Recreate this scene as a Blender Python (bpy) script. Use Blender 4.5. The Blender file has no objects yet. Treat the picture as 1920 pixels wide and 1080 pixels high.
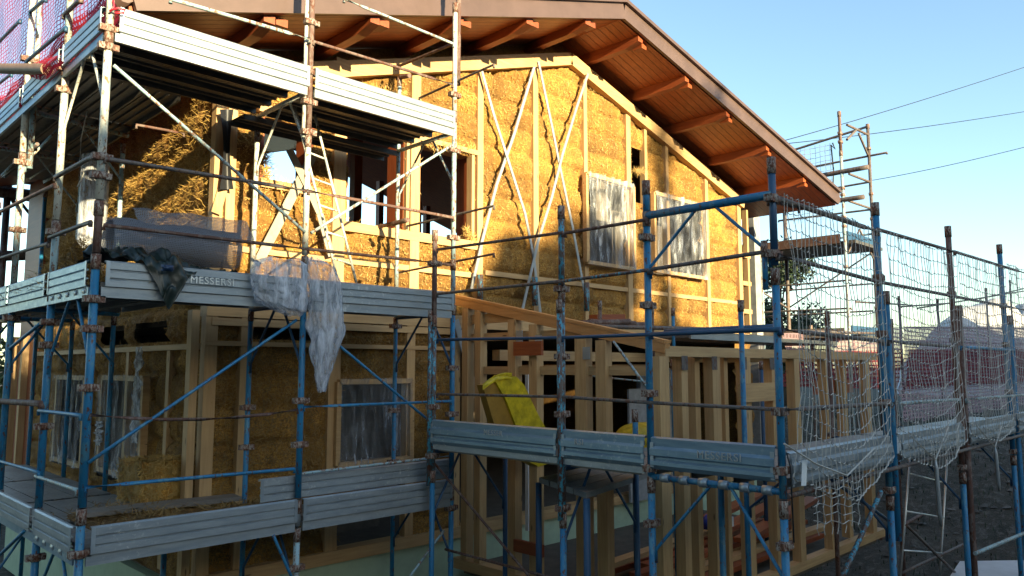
import bpy, math, random
from mathutils import Vector, Matrix, noise
random.seed(7)
R = math.radians
S = bpy.context.scene
COL = S.collection
V = Vector

# ------------------------------------------------------------------ camera
FPX, EYE = 1434.0, V((0, 0, 3.4))
PITCH, YAW = math.atan(150 / FPX), R(44.96)
_d = V((math.cos(YAW), math.sin(YAW), 0)); _r = V((math.sin(YAW), -math.cos(YAW), 0))
FW = _d * math.cos(PITCH) + V((0, 0, math.sin(PITCH)))
UP = -_d * math.sin(PITCH) + V((0, 0, math.cos(PITCH)))
cam = bpy.data.objects.new('camera', bpy.data.cameras.new('camera')); COL.objects.link(cam)
cam.location = EYE
cam.rotation_euler = Matrix((_r, UP, -FW)).transposed().to_euler()
cam.data.sensor_width = 36; cam.data.lens = 36 * FPX / 1920
cam.data.clip_start = 0.05; cam.data.clip_end = 6000
S.camera = cam

def at(px, py, X=None, Y=None, Z=None):
    v = FW * FPX + _r * (px - 960) + UP * (540 - py)
    if X is not None: t = (X - EYE.x) / v.x
    elif Y is not None: t = (Y - EYE.y) / v.y
    else: t = (Z - EYE.z) / v.z
    return EYE + v * t

# ------------------------------------------------------------------ light
SUN_T, SUN_E = 0.13, R(12.5)
az = math.atan2(-SUN_T, -1)            # toward the sun: (-t, -1)
w = bpy.data.worlds.new('World'); S.world = w; w.use_nodes = True
nt = w.node_tree; nt.nodes.clear()
sky = nt.nodes.new('ShaderNodeTexSky'); sky.sky_type = 'NISHITA'; sky.sun_disc = False
sky.sun_elevation = SUN_E; sky.sun_rotation = math.atan2(-SUN_T, -1) % (2 * math.pi)
sky.altitude = 100; sky.air_density = 1.0; sky.dust_density = 0.8; sky.ozone_density = 1.1
bg = nt.nodes.new('ShaderNodeBackground'); bg.inputs[1].default_value = 0.10
wo = nt.nodes.new('ShaderNodeOutputWorld')
tn = nt.nodes.new('ShaderNodeMix'); tn.data_type = 'RGBA'; tn.blend_type = 'MULTIPLY'; tn.inputs[0].default_value = 1
tn.inputs[7].default_value = (0.98, 1.08, 1.08, 1); nt.links.new(sky.outputs[0], tn.inputs[6])
nt.links.new(tn.outputs[2], bg.inputs[0]); nt.links.new(bg.outputs[0], wo.inputs[0])
sl = bpy.data.lights.new('sun', 'SUN'); sl.energy = 5.0; sl.angle = R(0.6); sl.color = (1.0, 0.84, 0.50)
so = bpy.data.objects.new('sun', sl); COL.objects.link(so)
ld = V((SUN_T, 1, 0)).normalized() * math.cos(SUN_E) + V((0, 0, -math.sin(SUN_E)))
so.rotation_euler = ld.to_track_quat('-Z', 'Y').to_euler(); so.location = (0, -20, 20)
S.view_settings.view_transform = 'Standard'; S.view_settings.look = 'None'
S.view_settings.exposure = 1.82; S.view_settings.gamma = 1
S.cycles.max_bounces = 6; S.cycles.transparent_max_bounces = 24

# ------------------------------------------------------------------ materials
def mat_new(name):
    m = bpy.data.materials.new(name); m.use_nodes = True
    n = m.node_tree; b = n.nodes['Principled BSDF']
    return m, n, b
def N(n, t, **k):
    x = n.nodes.new(t)
    for a, v in k.items(): setattr(x, a, v)
    return x
def tex(n, scale=(1, 1, 1), rot=(0, 0, 0), sc=1.0, detail=4, rough=0.6, kind='ShaderNodeTexNoise'):
    c = N(n, 'ShaderNodeTexCoord'); mp = N(n, 'ShaderNodeMapping')
    mp.inputs['Scale'].default_value = scale; mp.inputs['Rotation'].default_value = rot
    n.links.new(c.outputs['Object'], mp.inputs[0])
    t = N(n, kind); t.inputs['Scale'].default_value = sc
    if kind == 'ShaderNodeTexNoise':
        t.inputs['Detail'].default_value = detail; t.inputs['Roughness'].default_value = rough
    n.links.new(mp.outputs[0], t.inputs['Vector'])
    return t.outputs[0]
def ramp(n, src, stops):
    r = N(n, 'ShaderNodeValToRGB'); e = r.color_ramp.elements
    while len(e) < len(stops): e.new(0.5)
    for i, (p, c) in enumerate(stops):
        e[i].position = p; e[i].color = (c[0], c[1], c[2], 1)
    n.links.new(src, r.inputs[0]); return r.outputs[0]
def mixc(n, fac, a, b, mode='MIX'):
    m = N(n, 'ShaderNodeMix', data_type='RGBA', blend_type=mode)
    if isinstance(fac, float): m.inputs[0].default_value = fac
    else: n.links.new(fac, m.inputs[0])
    for i, s in ((6, a), (7, b)):
        if isinstance(s, tuple): m.inputs[i].default_value = (s[0], s[1], s[2], 1)
        else: n.links.new(s, m.inputs[i])
    return m.outputs[2]
def bump(n, b, src, strength=0.5, dist=0.01):
    bp = N(n, 'ShaderNodeBump'); bp.inputs['Strength'].default_value = strength
    bp.inputs['Distance'].default_value = dist
    n.links.new(src, bp.inputs['Height']); n.links.new(bp.outputs[0], b.inputs['Normal'])
def pipe_mat(name, base, chip, rust=(0.10, 0.035, 0.018), amt=0.5, rough=0.5, metal=0.0, sc=14):
    m, n, b = mat_new(name)
    t1 = tex(n, (1, 1, 0.35), sc=sc, detail=6, rough=0.7)
    t2 = tex(n, (1, 1, 0.5), sc=sc * 2.3, detail=5, rough=0.7)
    t3 = tex(n, sc=2.2, detail=2)
    c0 = mixc(n, ramp(n, t3, [(0.35, (0, 0, 0)), (0.7, (1, 1, 1))]), base, tuple(min(1, x * 1.35 + 0.01) for x in base))
    c1 = mixc(n, ramp(n, t1, [(1 - amt, (0, 0, 0)), (1 - amt + 0.05, (1, 1, 1))]), c0, chip)
    c2 = mixc(n, ramp(n, t2, [(1.03 - amt, (0, 0, 0)), (1.08 - amt, (1, 1, 1))]), c1, rust)
    n.links.new(c2, b.inputs['Base Color']); b.inputs['Roughness'].default_value = rough
    b.inputs['Metallic'].default_value = metal; bump(n, b, t1, 0.25, 0.004)
    return m
M = {}
M['blue'] = pipe_mat('blue paint', (0.010, 0.135, 0.27), (0.07, 0.22, 0.32), amt=0.46)
M['bluechip'] = pipe_mat('chipped pale blue paint', (0.05, 0.26, 0.36), (0.10, 0.08, 0.07), amt=0.53, sc=22)
M['navy'] = pipe_mat('dark blue paint', (0.010, 0.05, 0.11), (0.03, 0.10, 0.17), amt=0.4)
M['rust'] = pipe_mat('rusty tube', (0.095, 0.048, 0.036), (0.17, 0.12, 0.10), amt=0.5, rough=0.75)
M['darkrail'] = pipe_mat('dark weathered rail', (0.085, 0.075, 0.07), (0.16, 0.12, 0.10), amt=0.5, rough=0.6)
M['white'] = pipe_mat('worn white paint', (0.50, 0.50, 0.44), (0.30, 0.36, 0.36), rust=(0.22, 0.11, 0.05), amt=0.47)
M['pale'] = pipe_mat('pale blue grey galvanised tube', (0.22, 0.33, 0.36), (0.34, 0.36, 0.33), rust=(0.18, 0.09, 0.05), amt=0.5)
M['galv'] = pipe_mat('galvanised steel', (0.30, 0.34, 0.37), (0.40, 0.42, 0.42), rust=(0.16, 0.13, 0.11), amt=0.36, rough=0.42, metal=0.55, sc=6)
M['alu'] = pipe_mat('bare aluminium', (0.62, 0.62, 0.60), (0.5, 0.5, 0.5), rust=(0.3, 0.28, 0.25), amt=0.35, rough=0.35, metal=0.6)
M['coupler'] = pipe_mat('rusted coupler', (0.18, 0.09, 0.06), (0.30, 0.26, 0.22), amt=0.55, rough=0.7, metal=0.2, sc=30)

def toe_mat(name, a, b_, scuff, metal):
    m, n, b = mat_new(name)
    t1 = tex(n, (0.5, 0.5, 3), sc=5, detail=6, rough=0.65); t2 = tex(n, sc=24, detail=4, rough=0.7)
    t3 = tex(n, sc=1.3, detail=3)
    c = mixc(n, ramp(n, t1, [(0.35, (0, 0, 0)), (0.65, (1, 1, 1))]), a, b_)
    k = N(n, 'ShaderNodeMath', operation='MULTIPLY')
    n.links.new(ramp(n, t2, [(0.55, (0, 0, 0)), (0.68, (1, 1, 1))]), k.inputs[0])
    n.links.new(ramp(n, t3, [(0.45, (0, 0, 0)), (0.6, (1, 1, 1))]), k.inputs[1])
    c = mixc(n, k.outputs[0], c, scuff)
    n.links.new(c, b.inputs['Base Color']); b.inputs['Metallic'].default_value = metal
    n.links.new(ramp(n, t2, [(0.3, (0.32, 0.32, 0.32)), (0.7, (0.55, 0.55, 0.55))]), b.inputs['Roughness'])
    bump(n, b, t2, 0.15, 0.003)
    return m
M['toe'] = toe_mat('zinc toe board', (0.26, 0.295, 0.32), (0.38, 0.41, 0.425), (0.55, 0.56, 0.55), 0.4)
M['toe_shade'] = toe_mat('shade blue zinc toe board', (0.17, 0.26, 0.34), (0.26, 0.36, 0.43), (0.42, 0.48, 0.5), 0.5)  # zinc copy made bluer and darker for toe boards on the unlit side
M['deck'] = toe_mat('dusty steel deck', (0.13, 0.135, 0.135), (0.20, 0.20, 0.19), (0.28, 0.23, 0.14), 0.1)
M['deckdark'] = toe_mat('dark steel deck', (0.05, 0.048, 0.046), (0.09, 0.08, 0.07), (0.15, 0.12, 0.1), 0.1)  # darker steel for the top level, tower and rear decks

def wood_mat(name, c0, c1, axis, rough=0.6, knot=True):
    m, n, b = mat_new(name)
    sc = {'x': (0.6, 9, 9), 'y': (9, 0.6, 9), 'z': (9, 9, 0.6)}[axis]
    t = tex(n, sc, sc=3.2, detail=7, rough=0.65); t0 = tex(n, sc=1.1, detail=2)
    c = mixc(n, ramp(n, t, [(0.3, (0, 0, 0)), (0.7, (1, 1, 1))]), c0, c1)
    c = mixc(n, ramp(n, t0, [(0.35, (0, 0, 0)), (0.75, (0.45, 0.45, 0.45))]), c, tuple(x * 0.6 for x in c0))
    if knot:
        ks = {'x': (1.2, 5, 5), 'y': (5, 1.2, 5), 'z': (5, 5, 1.2)}[axis]
        v = tex(n, ks, sc=1.4, kind='ShaderNodeTexVoronoi')
        c = mixc(n, ramp(n, v, [(0.045, (1, 1, 1)), (0.085, (0, 0, 0))]), c, tuple(x * 0.35 for x in c0))
    n.links.new(c, b.inputs['Base Color']); b.inputs['Roughness'].default_value = rough
    bump(n, b, t, 0.25, 0.004)
    return m
for ax in 'xyz':
    M['wood' + ax] = wood_mat('new spruce along ' + ax, (0.42, 0.245, 0.105), (0.60, 0.39, 0.18), ax)
    M['stain' + ax] = wood_mat('orange stained timber along ' + ax, (0.22, 0.045, 0.012), (0.36, 0.09, 0.025), ax, 0.5, False)
M['greyplank'] = wood_mat('grey weathered plank', (0.13, 0.11, 0.09), (0.24, 0.21, 0.18), 'x')

def straw_mat(name, dark, mid, light):
    m, n, b = mat_new(name)
    a = tex(n, (14, 14, 70), (0.5, 0.3, 0.2), sc=1.0, detail=5, rough=0.75)
    c = tex(n, (60, 60, 12), (0.1, 0.5, 0.4), sc=1.0, detail=5, rough=0.75)
    d = tex(n, (40, 40, 40), sc=1.0, detail=6, rough=0.8)
    e = tex(n, sc=2.4, detail=6)
    mx = N(n, 'ShaderNodeMath', operation='MAXIMUM'); n.links.new(a, mx.inputs[0]); n.links.new(c, mx.inputs[1])
    av = N(n, 'ShaderNodeMath', operation='ADD'); n.links.new(mx.outputs[0], av.inputs[0]); n.links.new(d, av.inputs[1])
    hf = N(n, 'ShaderNodeMath', operation='MULTIPLY'); hf.inputs[1].default_value = 0.5; n.links.new(av.outputs[0], hf.inputs[0])
    at_ = N(n, 'ShaderNodeAttribute', attribute_name='tint')
    col = ramp(n, hf.outputs[0], [(0.40, dark), (0.51, mid), (0.63, light)])
    col = mixc(n, ramp(n, e, [(0.38, (0.8, 0.8, 0.8)), (0.58, (0, 0, 0))]), col, tuple(x * 0.55 for x in mid))
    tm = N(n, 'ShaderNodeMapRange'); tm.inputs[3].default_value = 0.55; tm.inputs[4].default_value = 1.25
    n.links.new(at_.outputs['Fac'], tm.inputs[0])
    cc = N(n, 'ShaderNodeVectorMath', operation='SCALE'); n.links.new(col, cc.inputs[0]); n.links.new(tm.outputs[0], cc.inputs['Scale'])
    n.links.new(cc.outputs[0], b.inputs['Base Color']); b.inputs['Roughness'].default_value = 0.85
    bump(n, b, hf.outputs[0], 1.0, 0.05)
    return m
M['straw'] = straw_mat('packed straw', (0.06, 0.026, 0.005), (0.41, 0.195, 0.034), (0.72, 0.41, 0.085))
def plain(name, c, rough=0.6, metal=0.0, nz=0.15, sc=6, bmp=0.2):
    m, n, b = mat_new(name); t = tex(n, sc=sc, detail=5, rough=0.65)
    col = mixc(n, ramp(n, t, [(0.3, (0, 0, 0)), (0.7, (1, 1, 1))]), tuple(x * (1 - nz * 2) for x in c), tuple(min(1, x * (1 + nz)) for x in c))
    n.links.new(col, b.inputs['Base Color']); b.inputs['Roughness'].default_value = rough
    b.inputs['Metallic'].default_value = metal; bump(n, b, t, bmp, 0.01)
    return m
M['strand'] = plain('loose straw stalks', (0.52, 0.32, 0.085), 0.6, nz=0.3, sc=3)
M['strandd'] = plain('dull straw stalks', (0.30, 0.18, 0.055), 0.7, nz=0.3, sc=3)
M['fascia'] = plain('brown painted sheet metal', (0.115, 0.072, 0.060), 0.42, 0.2, 0.1, 3, 0.05)
M['roofing'] = plain('dark roof tiles', (0.12, 0.06, 0.045), 0.8)
M['foam'] = plain('pale green insulation board', (0.42, 0.52, 0.36), 0.8, nz=0.06)
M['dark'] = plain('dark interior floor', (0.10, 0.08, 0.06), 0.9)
M['rubber'] = plain('black strap webbing', (0.012, 0.012, 0.014), 0.5)
M['strap'] = plain('galvanised strap', (0.42, 0.43, 0.43), 0.4, 0.4, 0.1)
M['tarp'] = plain('dark green tarpaulin', (0.006, 0.016, 0.013), 0.38, 0, 0.3, 9, 0.4)
M['tarpblue'] = plain('blue tarpaulin lining', (0.012, 0.04, 0.10), 0.5)
M['yellow'] = plain('yellow plastic sheeting', (0.60, 0.44, 0.012), 0.4, 0, 0.25, 7, 1.0)
M['brownsheet'] = plain('ochre plastic', (0.30, 0.16, 0.02), 0.5)  # crate side, a browner tone than the yellow cover
M['hose'] = plain('brown corrugated hose', (0.20, 0.13, 0.085), 0.5)
M['conc'] = plain('grey cement render', (0.30, 0.30, 0.30), 0.9)
M['whitesheet'] = plain('white board', (0.62, 0.62, 0.64), 0.7, nz=0.05)
M['redcord'] = plain('red plastic cord', (0.6, 0.03, 0.05), 0.4)
M['netcord'] = plain('white net cord', (0.50, 0.47, 0.42), 0.8, nz=0.15)
M['cable'] = plain('black cable', (0.03, 0.035, 0.04), 0.6)
M['bluepl'] = plain('blue plastic', (0.02, 0.05, 0.35), 0.35)
M['label'] = plain('white paper tag', (0.75, 0.76, 0.74), 0.7, nz=0.05)
M['render'] = plain('blocker wall render', (0.55, 0.48, 0.38), 0.9)
M['bark'] = plain('bark', (0.09, 0.065, 0.045), 0.9)
M['leaf'] = plain('dark leaves', (0.025, 0.045, 0.016), 0.6, nz=0.4, sc=4)
M['leaf2'] = plain('garden hedge leaves', (0.10, 0.13, 0.04), 0.6, nz=0.4, sc=4)
M['mound'] = plain('pale gravel heap', (0.42, 0.42, 0.44), 0.95, nz=0.2, sc=2.5, bmp=0.8)
# soffit boards with grooves across Y
m, n, b = mat_new('stained soffit boards')
c = N(n, 'ShaderNodeTexCoord'); sx = N(n, 'ShaderNodeSeparateXYZ'); n.links.new(c.outputs['Object'], sx.inputs[0])
mm = N(n, 'ShaderNodeMath', operation='MULTIPLY'); mm.inputs[1].default_value = 7.6; n.links.new(sx.outputs[1], mm.inputs[0])
fr = N(n, 'ShaderNodeMath', operation='FRACT'); n.links.new(mm.outputs[0], fr.inputs[0])
g = ramp(n, fr.outputs[0], [(0.0, (0, 0, 0)), (0.07, (1, 1, 1)), (0.93, (1, 1, 1)), (1.0, (0, 0, 0))])
t = tex(n, (0.7, 9, 9), sc=2.5, detail=6)
cc = mixc(n, ramp(n, t, [(0.3, (0, 0, 0)), (0.7, (1, 1, 1))]), (0.22, 0.045, 0.010), (0.38, 0.10, 0.024))
cc = mixc(n, g, (0.08, 0.02, 0.008), cc)
n.links.new(cc, b.inputs['Base Color']); b.inputs['Roughness'].default_value = 0.45; bump(n, b, g, 0.6, 0.008)
M['soffit'] = m
# ground
m, n, b = mat_new('trodden earth and rubble')
t = tex(n, sc=0.9, detail=8, rough=0.7); t2 = tex(n, sc=7, detail=6, rough=0.75)
cc = mixc(n, ramp(n, t, [(0.35, (0, 0, 0)), (0.65, (1, 1, 1))]), (0.028, 0.028, 0.02), (0.075, 0.065, 0.05))
cc = mixc(n, ramp(n, t2, [(0.5, (0, 0, 0)), (0.62, (1, 1, 1))]), cc, (0.11, 0.10, 0.085))
n.links.new(cc, b.inputs['Base Color']); b.inputs['Roughness'].default_value = 0.95; bump(n, b, t2, 0.9, 0.06)
M['earth'] = m
# clear plastic film, wrinkled, with glossy highlights painted as paler vertical streaks
def film(name, opac, col, rough=0.25, sc=9, strs=0.5):
    m, n, b = mat_new(name)
    n.nodes.remove(b); out = [x for x in n.nodes if x.type == 'OUTPUT_MATERIAL'][0]
    tr = N(n, 'ShaderNodeBsdfTransparent'); tr.inputs[0].default_value = (0.95, 0.96, 0.97, 1)
    p = N(n, 'ShaderNodeBsdfPrincipled'); p.inputs['Base Color'].default_value = (*col, 1); p.inputs['Roughness'].default_value = rough
    t = tex(n, (4, 4, 0.8), (0, 0.25, 0), sc=sc / 4, detail=7, rough=0.7); bump(n, p, t, strs, 0.03)
    mx = N(n, 'ShaderNodeMixShader')
    n.links.new(ramp(n, t, [(0.42, (opac * 0.4,) * 3), (0.53, (opac * 1.2,) * 3), (0.66, (min(.95, opac * 3.6),) * 3)]), mx.inputs[0])
    n.links.new(tr.outputs[0], mx.inputs[1]); n.links.new(p.outputs[0], mx.inputs[2]); n.links.new(mx.outputs[0], out.inputs[0])
    return m
M['film'] = film('wrinkled film with painted glints', 0.15, (0.60, 0.62, 0.67), 0.16)
M['film2'] = film('milky polythene', 0.48, (0.60, 0.62, 0.68), 0.3, 16, 0.7)
def meshmat(name, col, nu, nv, thick, axis, back=0.12):
    m, n, b = mat_new(name)
    n.nodes.remove(b); out = [x for x in n.nodes if x.type == 'OUTPUT_MATERIAL'][0]
    c = N(n, 'ShaderNodeTexCoord'); s = N(n, 'ShaderNodeSeparateXYZ'); n.links.new(c.outputs['Object'], s.inputs[0])
    wob = tex(n, sc=3, detail=3)
    fs = []
    for a, k in ((0 if axis == 'x' else 1, nu), (2, nv)):
        ad = N(n, 'ShaderNodeMath', operation='MULTIPLY_ADD'); n.links.new(wob, ad.inputs[0]); ad.inputs[1].default_value = 0.06
        n.links.new(s.outputs[a], ad.inputs[2])
        mu = N(n, 'ShaderNodeMath', operation='MULTIPLY'); mu.inputs[1].default_value = k; n.links.new(ad.outputs[0], mu.inputs[0])
        f = N(n, 'ShaderNodeMath', operation='FRACT'); n.links.new(mu.outputs[0], f.inputs[0])
        l = N(n, 'ShaderNodeMath', operation='LESS_THAN'); l.inputs[1].default_value = thick; n.links.new(f.outputs[0], l.inputs[0]); fs.append(l)
    mx = N(n, 'ShaderNodeMath', operation='MAXIMUM'); n.links.new(fs[0].outputs[0], mx.inputs[0]); n.links.new(fs[1].outputs[0], mx.inputs[1])
    m2 = N(n, 'ShaderNodeMath', operation='MAXIMUM'); n.links.new(mx.outputs[0], m2.inputs[0]); m2.inputs[1].default_value = back
    tr = N(n, 'ShaderNodeBsdfTransparent'); p = N(n, 'ShaderNodeBsdfDiffuse'); p.inputs[0].default_value = (*col, 1)
    tl = N(n, 'ShaderNodeBsdfTranslucent'); tl.inputs[0].default_value = (*col, 1)
    m0 = N(n, 'ShaderNodeMixShader'); m0.inputs[0].default_value = 0.45
    n.links.new(p.outputs[0], m0.inputs[1]); n.links.new(tl.outputs[0], m0.inputs[2])
    ms = N(n, 'ShaderNodeMixShader'); n.links.new(m2.outputs[0], ms.inputs[0]); n.links.new(tr.outputs[0], ms.inputs[1])
    n.links.new(m0.outputs[0], ms.inputs[2]); n.links.new(ms.outputs[0], out.inputs[0])
    return m
M['pinknety'] = meshmat('pink debris mesh y', (0.78, 0.20, 0.34), 12, 22, 0.26, 'y', 0.36)
M['rednety'] = meshmat('red debris mesh y', (0.60, 0.05, 0.09), 22, 22, 0.45, 'y', 0.3)
M['pinknetx'] = meshmat('faded pink debris mesh', (0.38, 0.25, 0.27), 9, 9, 0.3, 'x', 0.5)
M['rednetx'] = meshmat('red debris mesh x', (0.22, 0.05, 0.06), 9, 9, 0.4, 'x', 0.4)
M['wiremesh'] = meshmat('grey plaster mesh', (0.24, 0.26, 0.31), 70, 70, 0.40, 'x', 0.30)
M['whitenet'] = meshmat('thin white net', (0.5, 0.52, 0.55), 8, 8, 0.10, 'y', 0.0)

# ------------------------------------------------------------------ mesh builder
class MB:
    def __init__(s): s.v = []; s.f = []; s.sm = []
    def quad(s, a, b, c, d):
        i = len(s.v); s.v += [V(a), V(b), V(c), V(d)]; s.f.append((i, i + 1, i + 2, i + 3)); s.sm.append(False)
    def box(s, x0, y0, z0, x1, y1, z1):
        i = len(s.v)
        for z in (z0, z1):
            for x, y in ((x0, y0), (x1, y0), (x1, y1), (x0, y1)): s.v.append(V((x, y, z)))
        for f in ((3, 2, 1, 0), (4, 5, 6, 7), (0, 1, 5, 4), (1, 2, 6, 5), (2, 3, 7, 6), (3, 0, 4, 7)):
            s.f.append(tuple(i + k for k in f)); s.sm.append(False)
        return s
    def beam(s, a, b, wd, ht, up=V((0, 0, 1)), jit=0.0):
        a, b = V(a), V(b); d = (b - a).normalized(); sd = d.cross(up)
        if sd.length < 1e-4: sd = d.cross(V((1, 0, 0)))
        sd.normalize(); u = sd.cross(d); i = len(s.v)
        for p in (a, b):
            for x, y in ((-1, -1), (1, -1), (1, 1), (-1, 1)): s.v.append(p + sd * (x * wd / 2) + u * (y * ht / 2))
        for f in ((3, 2, 1, 0), (4, 5, 6, 7), (0, 1, 5, 4), (1, 2, 6, 5), (2, 3, 7, 6), (3, 0, 4, 7)):
            s.f.append(tuple(i + k for k in f)); s.sm.append(False)
        return s
    def tube(s, pts, r, n=8, cap=True):
        pts = [V(p) for p in pts]; rs = r if isinstance(r, (list, tuple)) else [r] * len(pts)
        d0 = (pts[1] - pts[0]).normalized(); ref = V((0, 0, 1)) if abs(d0.z) < 0.9 else V((1, 0, 0))
        i0 = len(s.v)
        for k, p in enumerate(pts):
            d = (pts[min(k + 1, len(pts) - 1)] - pts[max(k - 1, 0)]).normalized()
            a = d.cross(ref).normalized(); b = d.cross(a)
            for j in range(n):
                t = 2 * math.pi * j / n; s.v.append(p + (a * math.cos(t) + b * math.sin(t)) * rs[k])
        for k in range(len(pts) - 1):
            for j in range(n):
                a = i0 + k * n + j; b = i0 + k * n + (j + 1) % n
                s.f.append((a, b, b + n, a + n)); s.sm.append(n > 4)
        if cap:
            s.f.append(tuple(i0 + j for j in range(n))[::-1]); s.sm.append(False)
            e = i0 + (len(pts) - 1) * n; s.f.append(tuple(e + j for j in range(n))); s.sm.append(False)
        return s
    def grid(s, fn, nu, nv, smooth=True, mask=None):
        i0 = len(s.v)
        for j in range(nv + 1):
            for i in range(nu + 1): s.v.append(V(fn(i / nu, j / nv)))
        for j in range(nv):
            for i in range(nu):
                if mask and not mask((i + .5) / nu, (j + .5) / nv): continue
                a = i0 + j * (nu + 1) + i; s.f.append((a, a + 1, a + nu + 2, a + nu + 1)); s.sm.append(smooth)
        return s
    def profile(s, a, b, prof, nrm):
        """extrude an open profile of (out, up) pairs from a to b, nrm = outward"""
        a, b, nrm = V(a), V(b), V(nrm); i = len(s.v); k = len(prof)
        for p in (a, b):
            for o, u in prof: s.v.append(p + nrm * o + V((0, 0, u)))
        for j in range(k - 1): s.f.append((i + j, i + j + 1, i + k + j + 1, i + k + j)); s.sm.append(False)
        return s
    def strands(s, fn, cnt, l0, l1, wd=0.004, tilt=0.35):
        """fn() -> point, tangent1, tangent2, normal"""
        for _ in range(cnt):
            p, t1, t2, nn = fn(); a = random.uniform(0, 6.283); L = random.uniform(l0, l1)
            d = (t1 * math.cos(a) + t2 * math.sin(a)) + nn * random.uniform(-0.05, tilt); d.normalize()
            sd = d.cross(nn)
            if sd.length < 0.01: continue
            sd = (sd.normalized() + nn * random.uniform(-0.7, 0.7)).normalized() * (wd * random.uniform(0.5, 1))
            q = p + d * L; i = len(s.v); mid = (p + q) / 2 + nn * random.uniform(0, 0.1) * L
            s.v += [p - sd, p + sd, mid + sd, mid - sd, q]
            s.f += [(i, i + 1, i + 2, i + 3), (i + 3, i + 2, i + 4)]; s.sm += [False, False]
        return s
    def build(s, name, mat, parent=None, tint=None, **props):
        if isinstance(mat, str): mat = M[mat]
        org = V((0, 0, 0))
        if parent is None and s.v:
            lo = [min(v[k] for v in s.v) for k in range(3)]; hi = [max(v[k] for v in s.v) for k in range(3)]
            org = V(((lo[0] + hi[0]) / 2, (lo[1] + hi[1]) / 2, lo[2]))
        elif parent is not None:
            q = parent; org = V((0, 0, 0))
            while q is not None: org += V(q.get('_o', (0, 0, 0))); q = q.parent
        me = bpy.data.meshes.new(name); me.from_pydata([tuple(v - org) for v in s.v], [], s.f)
        me.polygons.foreach_set('use_smooth', s.sm)
        if tint is not None:
            at_ = me.attributes.new('tint', 'FLOAT', 'POINT'); at_.data.foreach_set('value', tint)
        me.materials.append(mat); me.update()
        o = bpy.data.objects.new(name, me); COL.objects.link(o)
        if parent is None: o.location = org
        else: o.parent = parent
        for k, v in props.items(): o[k] = v
        return o
def thing(name, label, cat, loc, group=None):
    o = bpy.data.objects.new(name, None); COL.objects.link(o); o.location = loc; o['_o'] = tuple(loc)
    o['label'] = label; o['category'] = cat; o.empty_display_size = 0.2
    if group: o['group'] = group
    return o
def tag(o, label, cat, group=None):
    o['label'] = label; o['category'] = cat
    if group: o['group'] = group
    return o
def nz(x, y=0, z=0): return noise.noise(V((x, y, z)))

# ------------------------------------------------------------------ ground
def ground_h(x, y):
    d = math.hypot(x - 5, y - 5)
    h = 0.0
    t = min(1, max(0, (x - 12.5) / 7)); h += 1.9 * t * t * (3 - 2 * t) * min(1, max(0, (y + 4) / 6))
    t = min(1, max(0, (y - 20) / 10)); h += 1.2 * t
    if d < 60: h += 0.10 * nz(x * .8, y * .8) + 0.05 * nz(x * 3, y * 3, 4)
    return h
g = MB(); L = []
v = -600
xs = sorted(set([-3000, -1000, -400, -150, -60] + [-40 + i * 0.7 for i in range(120)] + [60, 100, 200, 500, 1200, 4000]))
i0 = 0
for yy in xs:
    for xx in xs: g.v.append(V((xx, yy, ground_h(xx, yy))))
nx = len(xs)
for j in range(nx - 1):
    for i in range(nx - 1):
        a = j * nx + i; g.f.append((a, a + 1, a + nx + 1, a + nx)); g.sm.append(True)
g.build('ground', 'earth', kind='structure')

# ------------------------------------------------------------------ straw house
YW, XW, XE, YB = 7.95, 3.45, 15.2, 15.8
RX, ZR = 9.25, 8.55                       # ridge and wall top there
def zt(x): return ZR - (0.325 if x < RX else 0.275) * abs(x - RX)
def zs(x): return zt(x) + 0.23
house = thing('straw_bale_house', 'timber framed house with straw bale walls and brown gable roof, under construction', 'house', (9.3, 11.9, 0))

holesA = [(3.55, 5.48, 4.48, 6.7), (4.98, 5.22, 6.05, 7.0), (6.05, 5.10, 7.22, 6.42)]   # x0,z0,x1,z1
VOID = [(3.98, 5.48, 4.62, 6.25), (5.08, 5.22, 5.98, 6.45), (6.22, 5.12, 7.22, 6.42),
        (9.75, 5.12, 10.78, 6.55), (11.45, 5.12, 13.25, 6.62), (10.99, 6.35, 11.36, 7.35),
        (5.07, 1.2, 6.03, 3.25), (3.9, 3.72, 4.9, 3.98), (6.9, 2.0, 14.5, 3.98)]
def inside(x, z, hs): return any(a <= x <= c and b <= z <= d for a, b, c, d in hs)
def bale(u, w, bl=0.95, bh=0.37):
    r = math.floor(w / bh); o = 0.41 * (r % 2) + 0.13 * ((r * 7) % 5)
    c = math.floor((u + o) / bl); fu = (u + o) / bl - c; fw = w / bh - r
    eu = min(fu, 1 - fu) * bl; ew = min(fw, 1 - fw) * bh
    dep = 0.05 * (1 - math.exp(-eu / 0.03)) + 0.075 * (1 - math.exp(-ew / 0.035))
    rnd = random.Random(r * 131 + c * 17 + 5); k = rnd.random()
    return dep - .04 + 0.045 * (rnd.random() - 0.5), k
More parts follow.
